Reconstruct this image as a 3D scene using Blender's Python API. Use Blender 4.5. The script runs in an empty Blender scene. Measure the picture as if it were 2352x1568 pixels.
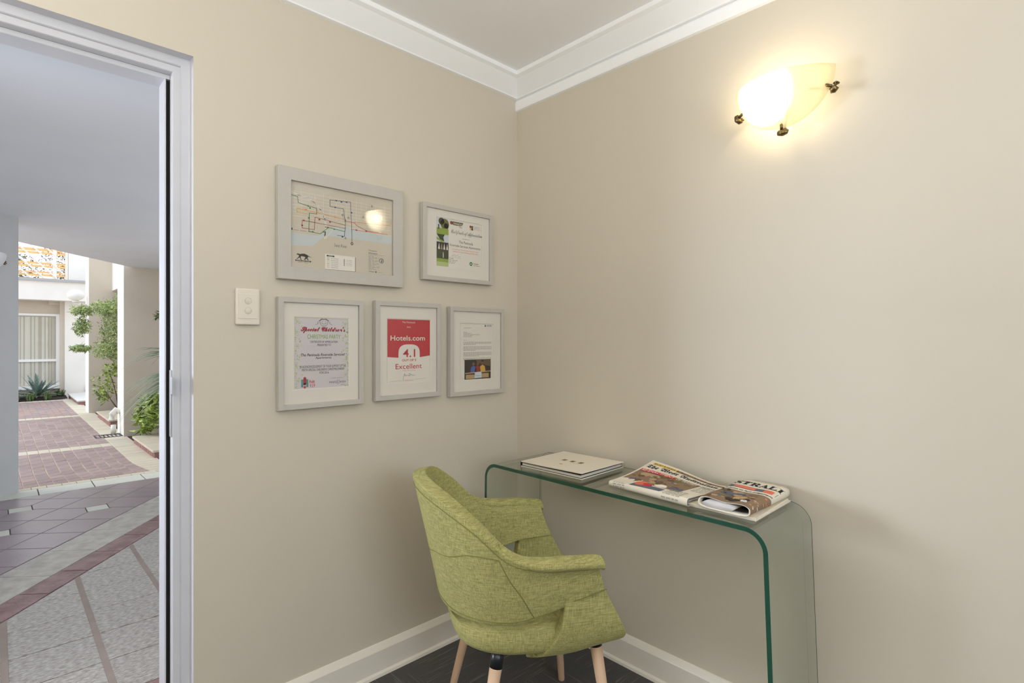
import bpy, bmesh, math, random
from mathutils import Vector, Matrix
random.seed(7)
R = math.radians
C = bpy.context.scene.collection
sc = bpy.context.scene

# ------------------------------------------------------------------ camera, sky, lights, exposure
cam_d = bpy.data.cameras.new('camera')
cam = bpy.data.objects.new('camera', cam_d); C.objects.link(cam)
cam.location = (1.8278, -1.7781, 1.2566)
cam.rotation_euler = (R(90), 0, R(136.34 - 90))
cam_d.sensor_width = 36.0; cam_d.lens = 1245.0 / 2352.0 * 36.0
cam_d.shift_y = -4.0 / 2352.0
cam_d.clip_start = 0.02; cam_d.clip_end = 200
sc.camera = cam

world = bpy.data.worlds.new('overcast_sky'); sc.world = world; world.use_nodes = True
wn = world.node_tree.nodes; wl = world.node_tree.links; wn.clear()
wo = wn.new('ShaderNodeOutputWorld'); wb = wn.new('ShaderNodeBackground')
tc = wn.new('ShaderNodeTexCoord'); sep = wn.new('ShaderNodeSeparateXYZ'); rmp = wn.new('ShaderNodeValToRGB')
rmp.color_ramp.elements[0].position = 0.0; rmp.color_ramp.elements[0].color = (0.96, 0.97, 1.0, 1)
rmp.color_ramp.elements[1].position = 1.0; rmp.color_ramp.elements[1].color = (0.74, 0.84, 1.0, 1)
wl.new(tc.outputs['Generated'], sep.inputs[0]); wl.new(sep.outputs['Z'], rmp.inputs[0])
wl.new(rmp.outputs[0], wb.inputs['Color']); wb.inputs['Strength'].default_value = 1.75
wl.new(wb.outputs[0], wo.inputs[0])

def lamp(name, kind, loc, energy, color, rot=(0, 0, 0), **kw):
    d = bpy.data.lights.new(name, kind); d.energy = energy; d.color = color
    for k, v in kw.items(): setattr(d, k, v)
    o = bpy.data.objects.new(name, d); C.objects.link(o); o.location = loc; o.rotation_euler = rot
    return o
# hazy sun over the courtyard
lamp('hazy_sun', 'SUN', (0, 0, 8), 1.3, (1.0, 0.96, 0.90), (R(50), 0, R(-32)), angle=R(25))
# added warm fill behind the camera, brightens walls and ceiling
lamp('warm_room_fill', 'POINT', (2.7, -2.9, 2.05), 10, (1.0, 0.84, 0.60), shadow_soft_size=0.22)
# added upward fill behind the camera, no real lamp: soft light off the ceiling
lamp('ceiling_bounce_fill', 'AREA', (1.80, -3.0, 1.35), 72, (1.0, 0.965, 0.91), (R(180), 0, 0), shape='DISK', size=0.6)
# daylight entering through the window of the far wall of the room, cool
# daylight from the open side of the porch, reaching in through the doorway
lamp('porch_daylight', 'AREA', (-1.7, -3.55, 1.25), 17, (0.78, 0.86, 1.0), (R(90), 0, R(-41)), shape='RECTANGLE', size=0.9, size_y=0.7, spread=R(75))
lamp('window_daylight', 'AREA', (4.08, -1.75, 1.80), 37, (0.76, 0.87, 1.0), (0, R(90), 0), shape='RECTANGLE', size=1.1, size_y=1.5)

vs = sc.view_settings; vs.view_transform = 'Standard'; vs.look = 'None'; vs.exposure = 0.0; vs.gamma = 1.0
vs.use_curve_mapping = False
try:
    sc.cycles.use_denoising = True; sc.cycles.max_bounces = 14; sc.cycles.diffuse_bounces = 7
    sc.cycles.transparent_max_bounces = 24; sc.cycles.sample_clamp_indirect = 4.0
    sc.cycles.caustics_reflective = False; sc.cycles.caustics_refractive = False
except Exception: pass

# ------------------------------------------------------------------ materials
MATS = {}
def lin(c):  # sRGB 0-255 -> linear
    return tuple(((x / 255.0) / 12.92 if x / 255.0 <= 0.04045 else ((x / 255.0 + 0.055) / 1.055) ** 2.4) for x in c)
def mat(name, rgb, rough=0.6, var=0.0, vscale=20.0, bump=0.0, bscale=60.0, metal=0.0, spec=0.5, rgb2=None, rand=0.0, stretch=(1, 1, 1)):
    m = bpy.data.materials.new(name); m.use_nodes = True; MATS[name] = m
    nt = m.node_tree; n = nt.nodes; l = nt.links
    p = n['Principled BSDF']; p.inputs['Roughness'].default_value = rough; p.inputs['Metallic'].default_value = metal
    p.inputs['Specular IOR Level'].default_value = spec
    c = lin(rgb)
    p.inputs['Base Color'].default_value = (*c, 1)
    geo = None
    if var or bump:
        geo = n.new('ShaderNodeTexCoord'); mp = n.new('ShaderNodeMapping'); mp.inputs['Scale'].default_value = stretch
        l.new(geo.outputs['Object'], mp.inputs[0])
    last = None
    if var or rgb2:
        nz = n.new('ShaderNodeTexNoise'); nz.inputs['Scale'].default_value = vscale; nz.inputs['Detail'].default_value = 6
        if geo: l.new(mp.outputs[0], nz.inputs['Vector'])
        cr = n.new('ShaderNodeValToRGB')
        c2 = lin(rgb2) if rgb2 else tuple(x * (1 - var) for x in c)
        cr.color_ramp.elements[0].position = 0.35; cr.color_ramp.elements[0].color = (*c2, 1)
        cr.color_ramp.elements[1].position = 0.65; cr.color_ramp.elements[1].color = (*c, 1)
        l.new(nz.outputs[0], cr.inputs[0]); last = cr.outputs[0]
        l.new(last, p.inputs['Base Color'])
    if rand:
        oi = n.new('ShaderNodeObjectInfo'); hs = n.new('ShaderNodeHueSaturation')
        mr = n.new('ShaderNodeMapRange'); mr.inputs[3].default_value = 1 - rand; mr.inputs[4].default_value = 1 + rand
        l.new(oi.outputs['Random'], mr.inputs[0]); l.new(mr.outputs[0], hs.inputs['Value'])
        if last: l.new(last, hs.inputs['Color'])
        else: hs.inputs['Color'].default_value = (*c, 1)
        l.new(hs.outputs[0], p.inputs['Base Color'])
    if bump:
        nb = n.new('ShaderNodeTexNoise'); nb.inputs['Scale'].default_value = bscale; nb.inputs['Detail'].default_value = 5
        bp = n.new('ShaderNodeBump'); bp.inputs['Strength'].default_value = bump; bp.inputs['Distance'].default_value = 0.01
        l.new(mp.outputs[0], nb.inputs['Vector']); l.new(nb.outputs[0], bp.inputs['Height']); l.new(bp.outputs[0], p.inputs['Normal'])
    return m
mat('cream_wall_paint', (204, 196, 180), 0.45, bump=0.05, bscale=26, spec=0.35)
mat('ceiling_paint', (244, 245, 246), 0.7)
mat('white_gloss_trim', (204, 205, 210), 0.35, var=0.03, vscale=8)
mat('skirting_paint', (232, 226, 214), 0.3)
mat('black_seal', (40, 38, 36), 0.8)
mat('render_white', (240, 238, 232), 0.9, var=0.04, vscale=3, bump=0.12, bscale=40)
mat('render_beige', (208, 199, 184), 0.9, var=0.05, vscale=3, bump=0.15, bscale=40)
mat('porch_soffit', (216, 221, 228), 0.9, var=0.03, vscale=2)
mat('porch_wall', (178, 181, 182), 0.9, var=0.04, vscale=5, bump=0.1, bscale=50)
mat('tile_cream', (196, 194, 188), 0.40, rgb2=(150, 144, 138), vscale=95, bump=0.6, bscale=120, rand=0.05, spec=0.5, stretch=(1, 0.5, 1))
mat('tile_purple', (150, 136, 142), 0.30, var=0.12, vscale=6, bump=0.08, bscale=60, rand=0.06)
mat('tile_band', (190, 187, 178), 0.45, rgb2=(165, 160, 152), vscale=14, bump=0.15, bscale=40, rand=0.04)
mat('tile_red', (150, 122, 120), 0.42, rgb2=(118, 88, 90), vscale=12, bump=0.25, bscale=40, rand=0.05)
mat('tile_edge_cream', (214, 216, 205), 0.6, var=0.06, vscale=10, rand=0.03)
mat('grout_brown', (92, 82, 76), 0.95)
mat('grout_light', (158, 144, 136), 0.9, var=0.15, vscale=9)
mat('paver_cream', (210, 202, 182), 0.85, var=0.07, vscale=20, bump=0.1, rand=0.05)
mat('paving_sand', (206, 190, 176), 0.95)
mat('soil', (70, 58, 50), 0.95, rgb2=(38, 32, 28), vscale=14, bump=0.8, bscale=30)
mat('planter_brick', (160, 122, 116), 0.85, var=0.25, vscale=10, rand=0.12, bump=0.2)
mat('planter_cap', (206, 196, 176), 0.8, var=0.06, vscale=12, rand=0.04)
mat('planter_cap_white', (222, 222, 216), 0.8, var=0.05, vscale=12)
mat('window_white', (240, 242, 240), 0.5)
mat('curtain_fabric', (238, 234, 220), 0.9)
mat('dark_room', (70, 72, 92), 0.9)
mat('trellis_orange', (240, 196, 128), 0.7)
mat('trellis_white', (246, 240, 232), 0.6)
mat('trunk', (96, 78, 62), 0.9, var=0.3, vscale=30)
mat('drain_metal', (74, 80, 84), 0.5, metal=0.6)
mat('unlit_lamp_glass', (206, 210, 216), 0.25)
mat('pvc_white', (226, 224, 214), 0.5)
mat('void_black', (14, 13, 12), 0.9)
mat('leaf_bright', (186, 204, 104), 0.55, rgb2=(96, 122, 50), vscale=9)
mat('leaf_fine', (190, 206, 138), 0.6, rgb2=(118, 138, 84), vscale=7)
mat('leaf_dark', (118, 140, 88), 0.55, rgb2=(70, 92, 52), vscale=9)
mat('leaf_palm', (132, 150, 116), 0.45, rgb2=(84, 104, 78), vscale=6)
mat('leaf_blue', (150, 172, 166), 0.4, rgb2=(66, 90, 76), vscale=14)
mat('leaf_distant', (150, 150, 128), 0.8, rgb2=(96, 100, 84), vscale=2)
mat('frame_silver', (188, 184, 176), 0.38, var=0.03, vscale=40, metal=0.0)
mat('mat_board', (242, 236, 224), 0.9)
mat('paper_white', (240, 236, 226), 0.85)
mat('switch_plastic', (226, 218, 203), 0.32)
mat('cover_white', (238, 230, 212), 0.35)
mat('page_edges', (226, 220, 206), 0.85, var=0.1, vscale=300, stretch=(0.02, 0.02, 1))
mat('endpaper_black', (30, 30, 38), 0.6)
mat('brass_aged', (120, 102, 66), 0.32, metal=0.9)
mat('leg_wood', (208, 176, 146), 0.5, var=0.1, vscale=30, stretch=(1, 1, 0.08))
mat('collar_black', (26, 28, 32), 0.35)
mat('latch_metal', (176, 176, 176), 0.35, metal=0.7)
mat('newsprint', (226, 218, 200), 0.85)
mat('newsprint_grey', (206, 204, 204), 0.85, var=0.05, vscale=30)
mat('newsprint_shaded', (58, 52, 46), 0.9)  # same paper, shade inside the open tube put into the colour
for nm, c in dict(ink_black=(36, 34, 34), ink_grey=(110, 106, 102), ink_red=(196, 44, 54), ink_darkred=(150, 40, 44), ink_green=(134, 176, 62),
                  ink_forest=(60, 130, 70), ink_lime=(190, 206, 140), ink_teal=(80, 150, 142), ink_orange=(228, 150, 60), ink_yellow=(226, 190, 80),
                  ink_navy=(64, 70, 110), ink_water=(206, 214, 212), ink_map=(214, 204, 184), ink_street=(236, 228, 212), ink_paperlilac=(222, 214, 216),
                  ink_white=(244, 238, 226), ink_brown=(104, 80, 56), ink_photodark=(46, 36, 28), ink_skin=(122, 78, 56), ink_blue=(70, 100, 170),
                  ink_yellowshirt=(214, 170, 60), ink_wood=(190, 158, 112), ink_grass=(150, 172, 64), ink_treegreen=(64, 70, 40), ink_sky=(214, 222, 228),
                  ink_olive=(112, 108, 60), ink_coral=(222, 112, 84), ink_tan=(180, 150, 120), ink_slate=(92, 98, 112), ink_gold=(150, 124, 80), ink_faint=(166, 162, 156), ink_mid=(136, 112, 88)).items():
    mat(nm, c, 0.8)

# two-tone brick: patchy blue/brown burn on each brick
def brick_mat():
    m = mat('paver_brick', (178, 146, 132), 0.85, rgb2=(146, 138, 142), vscale=9, bump=0.25, bscale=60, rand=0.12)
    return m
brick_mat()

def fabric_mat():
    m = bpy.data.materials.new('green_linen'); m.use_nodes = True; MATS['green_linen'] = m
    nt = m.node_tree; n = nt.nodes; l = nt.links; p = n['Principled BSDF']
    p.inputs['Roughness'].default_value = 0.92; p.inputs['Specular IOR Level'].default_value = 0.15
    p.inputs['Sheen Weight'].default_value = 0.25; p.inputs['Sheen Roughness'].default_value = 0.5
    p.inputs['Sheen Tint'].default_value = (*lin((200, 205, 150)), 1)
    tcn = n.new('ShaderNodeTexCoord'); outs = []
    for st in ((16, 16, 260), (260, 200, 12)):
        mp = n.new('ShaderNodeMapping'); mp.inputs['Scale'].default_value = st
        nz = n.new('ShaderNodeTexNoise'); nz.inputs['Scale'].default_value = 2.2; nz.inputs['Detail'].default_value = 4
        l.new(tcn.outputs['Object'], mp.inputs[0]); l.new(mp.outputs[0], nz.inputs['Vector']); outs.append(nz.outputs[0])
    ad = n.new('ShaderNodeMath'); ad.operation = 'ADD'; l.new(outs[0], ad.inputs[0]); l.new(outs[1], ad.inputs[1])
    cr = n.new('ShaderNodeValToRGB'); e = cr.color_ramp.elements
    e[0].position = 0.0; e[0].color = (*lin((120, 116, 70)), 1)
    e[1].position = 1.0; e[1].color = (*lin((180, 175, 116)), 1)
    mr = n.new('ShaderNodeMapRange'); mr.inputs[1].default_value = 0.7; mr.inputs[2].default_value = 1.3
    l.new(ad.outputs[0], mr.inputs[0]); l.new(mr.outputs[0], cr.inputs[0]); l.new(cr.outputs[0], p.inputs['Base Color'])
    bp = n.new('ShaderNodeBump'); bp.inputs['Strength'].default_value = 0.25; bp.inputs['Distance'].default_value = 0.002
    l.new(ad.outputs[0], bp.inputs['Height']); l.new(bp.outputs[0], p.inputs['Normal'])
fabric_mat()
mat('seam_thread', (120, 116, 62), 0.9)

def carpet_mat():
    m = bpy.data.materials.new('charcoal_carpet'); m.use_nodes = True; MATS['charcoal_carpet'] = m
    nt = m.node_tree; n = nt.nodes; l = nt.links; p = n['Principled BSDF']; p.inputs['Roughness'].default_value = 0.95
    p.inputs['Specular IOR Level'].default_value = 0.1
    tcn = n.new('ShaderNodeTexCoord')
    # carpet tiles of 0.5 m laid quarter-turned: fine lines along x in one tile, along y in the next
    ck = n.new('ShaderNodeTexChecker'); ck.inputs['Scale'].default_value = 2.0
    mo = n.new('ShaderNodeMapping'); mo.inputs['Location'].default_value = (0.08, 0.13, 0.003)
    l.new(tcn.outputs['Object'], mo.inputs[0]); l.new(mo.outputs[0], ck.inputs['Vector'])
    def lines(st):
        mp = n.new('ShaderNodeMapping'); mp.inputs['Scale'].default_value = st
        nz = n.new('ShaderNodeTexNoise'); nz.inputs['Scale'].default_value = 1.0; nz.inputs['Detail'].default_value = 2
        l.new(tcn.outputs['Object'], mp.inputs[0]); l.new(mp.outputs[0], nz.inputs['Vector']); return nz.outputs[0]
    a = lines((5, 170, 1)); b = lines((170, 5, 1))
    mx = n.new('ShaderNodeMix'); l.new(ck.outputs['Fac'], mx.inputs[0]); l.new(a, mx.inputs[2]); l.new(b, mx.inputs[3])
    cr = n.new('ShaderNodeValToRGB'); e = cr.color_ramp.elements
    e[0].position = 0.58; e[0].color = (*lin((104, 102, 101)), 1); e[1].position = 0.70; e[1].color = (*lin((140, 137, 132)), 1)
    l.new(mx.outputs[0], cr.inputs[0])
    nf = n.new('ShaderNodeTexNoise'); nf.inputs['Scale'].default_value = 420; l.new(tcn.outputs['Object'], nf.inputs['Vector'])
    mm = n.new('ShaderNodeMix'); mm.data_type = 'RGBA'; mm.blend_type = 'MULTIPLY'; mm.inputs[0].default_value = 0.7
    l.new(cr.outputs[0], mm.inputs[6]); l.new(nf.outputs[0], mm.inputs[7]); l.new(mm.outputs[2], p.inputs['Base Color'])
    bp = n.new('ShaderNodeBump'); bp.inputs['Strength'].default_value = 0.5; bp.inputs['Distance'].default_value = 0.003
    l.new(nf.outputs[0], bp.inputs['Height']); l.new(bp.outputs[0], p.inputs['Normal'])
carpet_mat()

def glass_mat(name, tint, f0=0.04, rough=0.0):
    m = bpy.data.materials.new(name); m.use_nodes = True; MATS[name] = m
    nt = m.node_tree; n = nt.nodes; l = nt.links; n.clear()
    out = n.new('ShaderNodeOutputMaterial'); mix = n.new('ShaderNodeMixShader')
    t = n.new('ShaderNodeBsdfTransparent'); t.inputs[0].default_value = (*tint, 1)
    g = n.new('ShaderNodeBsdfGlossy'); g.inputs['Roughness'].default_value = rough
    lw = n.new('ShaderNodeLayerWeight'); lw.inputs[0].default_value = 0.5
    pw = n.new('ShaderNodeMath'); pw.operation = 'POWER'; pw.inputs[1].default_value = 5
    mr = n.new('ShaderNodeMapRange'); mr.inputs[3].default_value = f0; mr.inputs[4].default_value = 1.0
    l.new(lw.outputs['Facing'], pw.inputs[0]); l.new(pw.outputs[0], mr.inputs[0]); l.new(mr.outputs[0], mix.inputs[0])
    l.new(t.outputs[0], mix.inputs[1]); l.new(g.outputs[0], mix.inputs[2]); l.new(mix.outputs[0], out.inputs[0])
glass_mat('desk_glass', (0.94, 0.968, 0.95), 0.06)
glass_mat('picture_glass', (0.97, 0.97, 0.97), 0.04)
glass_mat('window_glass', (0.97, 0.98, 0.98), 0.06)
mat('glass_edge_green', (34, 76, 60), 0.12, spec=0.8)
def lamp_glass():
    m = bpy.data.materials.new('frosted_lamp_glass'); m.use_nodes = True; MATS[m.name] = m
    nt = m.node_tree; n = nt.nodes; l = nt.links; n.clear()
    out = n.new('ShaderNodeOutputMaterial')
    tr = n.new('ShaderNodeBsdfTransparent'); tr.inputs[0].default_value = (1.0, 0.97, 0.88, 1)
    tl = n.new('ShaderNodeBsdfTranslucent'); tl.inputs[0].default_value = (0.95, 0.9, 0.74, 1)
    df = n.new('ShaderNodeBsdfPrincipled'); df.inputs['Base Color'].default_value = (*lin((236, 228, 190)), 1); df.inputs['Roughness'].default_value = 0.25
    m1 = n.new('ShaderNodeMixShader'); m1.inputs[0].default_value = 0.5; l.new(tl.outputs[0], m1.inputs[1]); l.new(df.outputs[0], m1.inputs[2])
    m2 = n.new('ShaderNodeMixShader'); m2.inputs[0].default_value = 0.5; l.new(m1.outputs[0], m2.inputs[1]); l.new(tr.outputs[0], m2.inputs[2])
    tcn = n.new('ShaderNodeTexCoord'); vm = n.new('ShaderNodeVectorMath'); vm.operation = 'DISTANCE'; vm.inputs[1].default_value = (-0.040, -0.11, -0.045)
    mr = n.new('ShaderNodeMapRange'); mr.interpolation_type = 'SMOOTHSTEP'; mr.inputs[1].default_value = 0.100; mr.inputs[2].default_value = 0.01; mr.inputs[3].default_value = 0.0; mr.inputs[4].default_value = 9.0
    em = n.new('ShaderNodeEmission'); em.inputs[0].default_value = (1.0, 0.88, 0.66, 1); ad = n.new('ShaderNodeAddShader')
    l.new(tcn.outputs['Object'], vm.inputs[0]); l.new(vm.outputs['Value'], mr.inputs[0]); l.new(mr.outputs[0], em.inputs[1])
    l.new(m2.outputs[0], ad.inputs[0]); l.new(em.outputs[0], ad.inputs[1]); l.new(ad.outputs[0], out.inputs[0])
lamp_glass()
def emit_mat(name, col, s):
    m = bpy.data.materials.new(name); m.use_nodes = True; MATS[name] = m
    n = m.node_tree.nodes; n.clear(); o = n.new('ShaderNodeOutputMaterial'); e = n.new('ShaderNodeEmission')
    e.inputs[0].default_value = (*col, 1); e.inputs[1].default_value = s; m.node_tree.links.new(e.outputs[0], o.inputs[0])
emit_mat('bulb_glow', (1.0, 0.86, 0.6), 20)

# ------------------------------------------------------------------ mesh helpers
def link(name, me, parent=None, **props):
    o = bpy.data.objects.new(name, me); C.objects.link(o)
    if parent is not None: o.parent = parent
    for k, v in props.items(): o[k] = v
    return o
def empty(name, loc, rz=0.0, **props):
    o = bpy.data.objects.new(name, None); C.objects.link(o); o.location = loc; o.rotation_euler = (0, 0, rz)
    o.empty_display_size = 0.05
    for k, v in props.items(): o[k] = v
    return o
class MB:
    """mesh builder: vertices/faces with material slots"""
    def __init__(s): s.v = []; s.f = []; s.m = []; s.mats = []; s.sm = []
    def mi(s, m):
        if m not in s.mats: s.mats.append(m)
        return s.mats.index(m)
    def face(s, pts, m, smooth=False):
        b = len(s.v); s.v += [tuple(p) for p in pts]; s.f.append(list(range(b, b + len(pts)))); s.m.append(s.mi(m)); s.sm.append(smooth)
    def mesh(s, V, F, m, smooth=False):
        b = len(s.v); s.v += [tuple(p) for p in V]; k = s.mi(m)
        for f in F: s.f.append([b + i for i in f]); s.m.append(k); s.sm.append(smooth)
    def box(s, a, b, m, M=None):
        x0, y0, z0 = a; x1, y1, z1 = b
        V = [Vector(p) for p in ((x0, y0, z0), (x1, y0, z0), (x1, y1, z0), (x0, y1, z0), (x0, y0, z1), (x1, y0, z1), (x1, y1, z1), (x0, y1, z1))]
        if M: V = [M @ p for p in V]
        s.mesh(V, [(3, 2, 1, 0), (4, 5, 6, 7), (0, 1, 5, 4), (1, 2, 6, 5), (2, 3, 7, 6), (3, 0, 4, 7)], m)
    def tube(s, pts, r, m, n=8, cap=True, smooth=True):
        pts = [Vector(p) for p in pts]
        rs = r if isinstance(r, (list, tuple)) else [r] * len(pts)
        V = []; up = Vector((0, 0, 1))
        for i, p in enumerate(pts):
            d = (pts[min(i + 1, len(pts) - 1)] - pts[max(i - 1, 0)]).normalized()
            a = d.cross(up) if abs(d.dot(up)) < 0.95 else d.cross(Vector((1, 0, 0)))
            a.normalize(); b = d.cross(a)
            for k in range(n):
                t = 2 * math.pi * k / n; V.append(p + a * math.cos(t) * rs[i] + b * math.sin(t) * rs[i])
        F = []
        for i in range(len(pts) - 1):
            for k in range(n):
                F.append((i * n + k, i * n + (k + 1) % n, (i + 1) * n + (k + 1) % n, (i + 1) * n + k))
        if cap: F.append(tuple(range(n - 1, -1, -1))); F.append(tuple((len(pts) - 1) * n + k for k in range(n)))
        s.mesh(V, F, m, smooth)
    def prism(s, poly, z0, z1, m, inset=0.0):
        n = len(poly); V = [(x, y, z0) for x, y in poly] + [(x, y, z1) for x, y in poly]
        F = [tuple(range(n, 2 * n)), tuple(range(n))[::-1]] + [(i, (i + 1) % n, n + (i + 1) % n, n + i) for i in range(n)]
        s.mesh(V, F, m)
    def sweep(s, prof, a, b, m, up=(0, 0, 1)):  # open profile (list of (out,z)) swept between two pts; each entry 3D offset
        V = [Vector(a[i]) for i in range(len(prof))] if False else []
    def build(s, name, parent=None, **props):
        me = bpy.data.meshes.new(name); me.from_pydata(s.v, [], s.f); me.update()
        for mm in s.mats: me.materials.append(MATS[mm])
        me.polygons.foreach_set('material_index', s.m); me.polygons.foreach_set('use_smooth', s.sm)
        bm = bmesh.new(); bm.from_mesh(me); bmesh.ops.remove_doubles(bm, verts=bm.verts, dist=1e-5) if props.pop('weld', False) else None
        if props.pop('fixn', True): bmesh.ops.recalc_face_normals(bm, faces=bm.faces)
        bm.to_mesh(me); bm.free()
        return link(name, me, parent, **props)
def boxo(name, a, b, m, parent=None, bevel=0.0, **props):
    mb = MB(); mb.box(a, b, m); o = mb.build(name, parent, **props)
    if bevel:
        md = o.modifiers.new('bevel', 'BEVEL'); md.width = bevel; md.segments = 3; md.limit_method = 'ANGLE'
    return o
def thing(name, label, cat, loc=(0, 0, 0), rz=0.0, group=None):
    o = empty(name, loc, rz, label=label, category=cat)
    if group: o['group'] = group
    return o
def clip(poly, nx, ny, d):   # keep nx*x+ny*y<=d
    out = []
    for i in range(len(poly)):
        p, q = poly[i], poly[(i + 1) % len(poly)]
        a = nx * p[0] + ny * p[1] - d; b = nx * q[0] + ny * q[1] - d
        if a <= 0: out.append(p)
        if (a < 0 < b) or (b < 0 < a):
            t = a / (a - b); out.append((p[0] + t * (q[0] - p[0]), p[1] + t * (q[1] - p[1])))
    return out
def area(p): return abs(sum(p[i][0] * p[(i + 1) % len(p)][1] - p[(i + 1) % len(p)][0] * p[i][1] for i in range(len(p)))) / 2 if len(p) > 2 else 0
def shrink(poly, g):
    # inset a convex polygon by g
    s = 0
    for i in range(len(poly)): s += poly[i][0] * poly[(i + 1) % len(poly)][1] - poly[(i + 1) % len(poly)][0] * poly[i][1]
    P = poly if s > 0 else poly[::-1]; out = list(P)
    for i in range(len(P)):
        a, b = P[i], P[(i + 1) % len(P)]; dx, dy = b[0] - a[0], b[1] - a[1]; L = math.hypot(dx, dy)
        if L < 1e-6: continue
        nx, ny = dy / L, -dx / L
        out = clip(out, nx, ny, nx * a[0] + ny * a[1] - g)
        if len(out) < 3: return []
    return out
# text -> triangles
def text_tris(s, bold=False):
    cu = bpy.data.curves.new('t', 'FONT'); cu.body = s; cu.resolution_u = 3
    if bold: cu.offset = 0.012
    o = bpy.data.objects.new('t', cu); C.objects.link(o)
    dg = bpy.context.evaluated_depsgraph_get(); dg.update()
    me = bpy.data.meshes.new_from_object(o.evaluated_get(dg))
    V = [(v.co.x, v.co.y) for v in me.vertices]; F = [tuple(p.vertices) for p in me.polygons]
    bpy.data.objects.remove(o); bpy.data.curves.remove(cu); bpy.data.meshes.remove(me)
    return V, F
class Print:
    """flat print: everything is in a u (right) / v (up) frame in metres, mapped to 3D by fn(u,v,lift)"""
    def __init__(s, fn, w, h): s.fn = fn; s.w = w; s.h = h; s.art = MB(); s.let = MB(); s.layer = 0
    def P(s, u, v, k): return s.fn(u * s.w, v * s.h, 0.00015 * k)
    def poly(s, pts, m, k=1): s.art.face([s.P(u, v, k) for u, v in pts], m)
    def rect(s, u0, u1, v0, v1, m, k=1, nu=1):
        for i in range(nu):
            a = u0 + (u1 - u0) * i / nu; b = u0 + (u1 - u0) * (i + 1) / nu
            s.poly([(a, v0), (b, v0), (b, v1), (a, v1)], m, k)
    def disc(s, u, v, r, m, k=1, n=20, ry=None, arc=(0, 360)):
        ry = ry or r * s.w / s.h
        s.poly([(u + r * math.cos(R(arc[0] + (arc[1] - arc[0]) * i / (n - (arc[1] - arc[0] < 360)))), v + ry * math.sin(R(arc[0] + (arc[1] - arc[0]) * i / (n - (arc[1] - arc[0] < 360))))) for i in range(n)], m, k)
    def line(s, pts, wd, m, k=2):
        for a, b in zip(pts, pts[1:]):
            ax, ay, bx, by = a[0] * s.w, a[1] * s.h, b[0] * s.w, b[1] * s.h
            L = math.hypot(bx - ax, by - ay) or 1e-6; ex, ey = (bx - ax) / L * wd / 2, (by - ay) / L * wd / 2
            q = [(ax - ex + ey, ay - ey - ex), (bx + ex + ey, by + ey - ex), (bx + ex - ey, by + ey + ex), (ax - ex - ey, ay - ey + ex)]
            s.art.face([s.fn(x, y, 0.00015 * k) for x, y in q], m)
    def ring(s, u, v, r, wd, m, k=2, n=20):
        rr = r * s.w / s.h
        s.line([(u + r * math.cos(2 * math.pi * i / n), v + rr * math.sin(2 * math.pi * i / n)) for i in range(n + 1)], wd, m, k)
    def txt(s, t, u0, u1, v0, v1, m, k=3, bold=False, shear=0.0, arc=0.0):
        V, F = text_tris(t, bold)
        if not V: return
        xs = [p[0] for p in V]; ys = [p[1] for p in V]; x0, x1, y0, y1 = min(xs), max(xs), min(ys), max(ys)
        W = (u1 - u0) * s.w; H = (v1 - v0) * s.h; out = []
        for x, y in V:
            fx = (x - x0) / (x1 - x0); fy = (y - y0) / max(y1 - y0, 1e-6)
            out.append(s.fn(u0 * s.w + fx * W + shear * fy * H, v0 * s.h + fy * H + arc * math.sin(fx * math.pi), 0.00015 * k))
        s.let.mesh(out, F, m)
    def words(s, u0, u1, v, hh, m, k=2):
        # a line of body type too small to read: word-length dashes
        u = u0
        while u < u1:
            w = random.uniform(0.02, 0.06); e = min(u + w, u1); s.rect(u, e, v, v + hh, m, k); u = e + 0.012
    def done(s, parent):
        s.art.build('artwork', parent, fixn=False)
        if s.let.v: s.let.build('lettering', parent, fixn=False)

ST = dict(kind='structure')
# ------------------------------------------------------------------ room shell
Y0, Y1 = -1.349, -2.26      # door opening in wall_left
XR, YR = 4.2, -4.2          # far walls of the room
mb = MB()
mb.box((-0.24, Y0, 0), (0, 0.16, 2.60), 'cream_wall_paint')
mb.box((-0.24, Y1, 2.1022), (0, Y0, 2.60), 'cream_wall_paint')
mb.box((-0.24, YR - 0.16, 0), (0, Y1, 2.60), 'cream_wall_paint')
wl_ = mb.build('wall_left', **ST)
boxo('wall_right', (0, 0, 0), (XR + 0.16, 0.16, 2.60), 'cream_wall_paint', **ST)
boxo('wall_rear', (0, YR - 0.16, 0), (XR + 0.16, YR, 2.60), 'cream_wall_paint', **ST)
mb = MB()   # wall with window behind the camera
mb.box((XR, YR, 0), (XR + 0.16, -2.4, 2.6), 'cream_wall_paint'); mb.box((XR, -0.7, 0), (XR + 0.16, 0, 2.6), 'cream_wall_paint')
mb.box((XR, -2.4, 0), (XR + 0.16, -0.7, 0.9), 'cream_wall_paint'); mb.box((XR, -2.4, 2.15), (XR + 0.16, -0.7, 2.6), 'cream_wall_paint')
mb.build('wall_far', **ST)
w2 = empty('window_2', (XR + 0.08, -1.55, 1.525), **ST)
mb = MB()
for a, b in (((-.03, -.85, -.625), (.03, -.80, .625)), ((-.03, .80, -.625), (.03, .85, .625)), ((-.03, -.80, -.625), (.03, .80, -.575)), ((-.03, -.80, .575), (.03, .80, .625)), ((-.02, -.02, -.575), (.02, .02, .575))):
    mb.box(a, b, 'window_white')
mb.build('window_frame', w2)
boxo('floor', (-0.02, YR, -0.06), (XR, 0, 0.0), 'charcoal_carpet', **ST)
boxo('ceiling', (-0.02, YR, 2.460), (XR, 0, 2.60), 'ceiling_paint', **ST)

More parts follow.
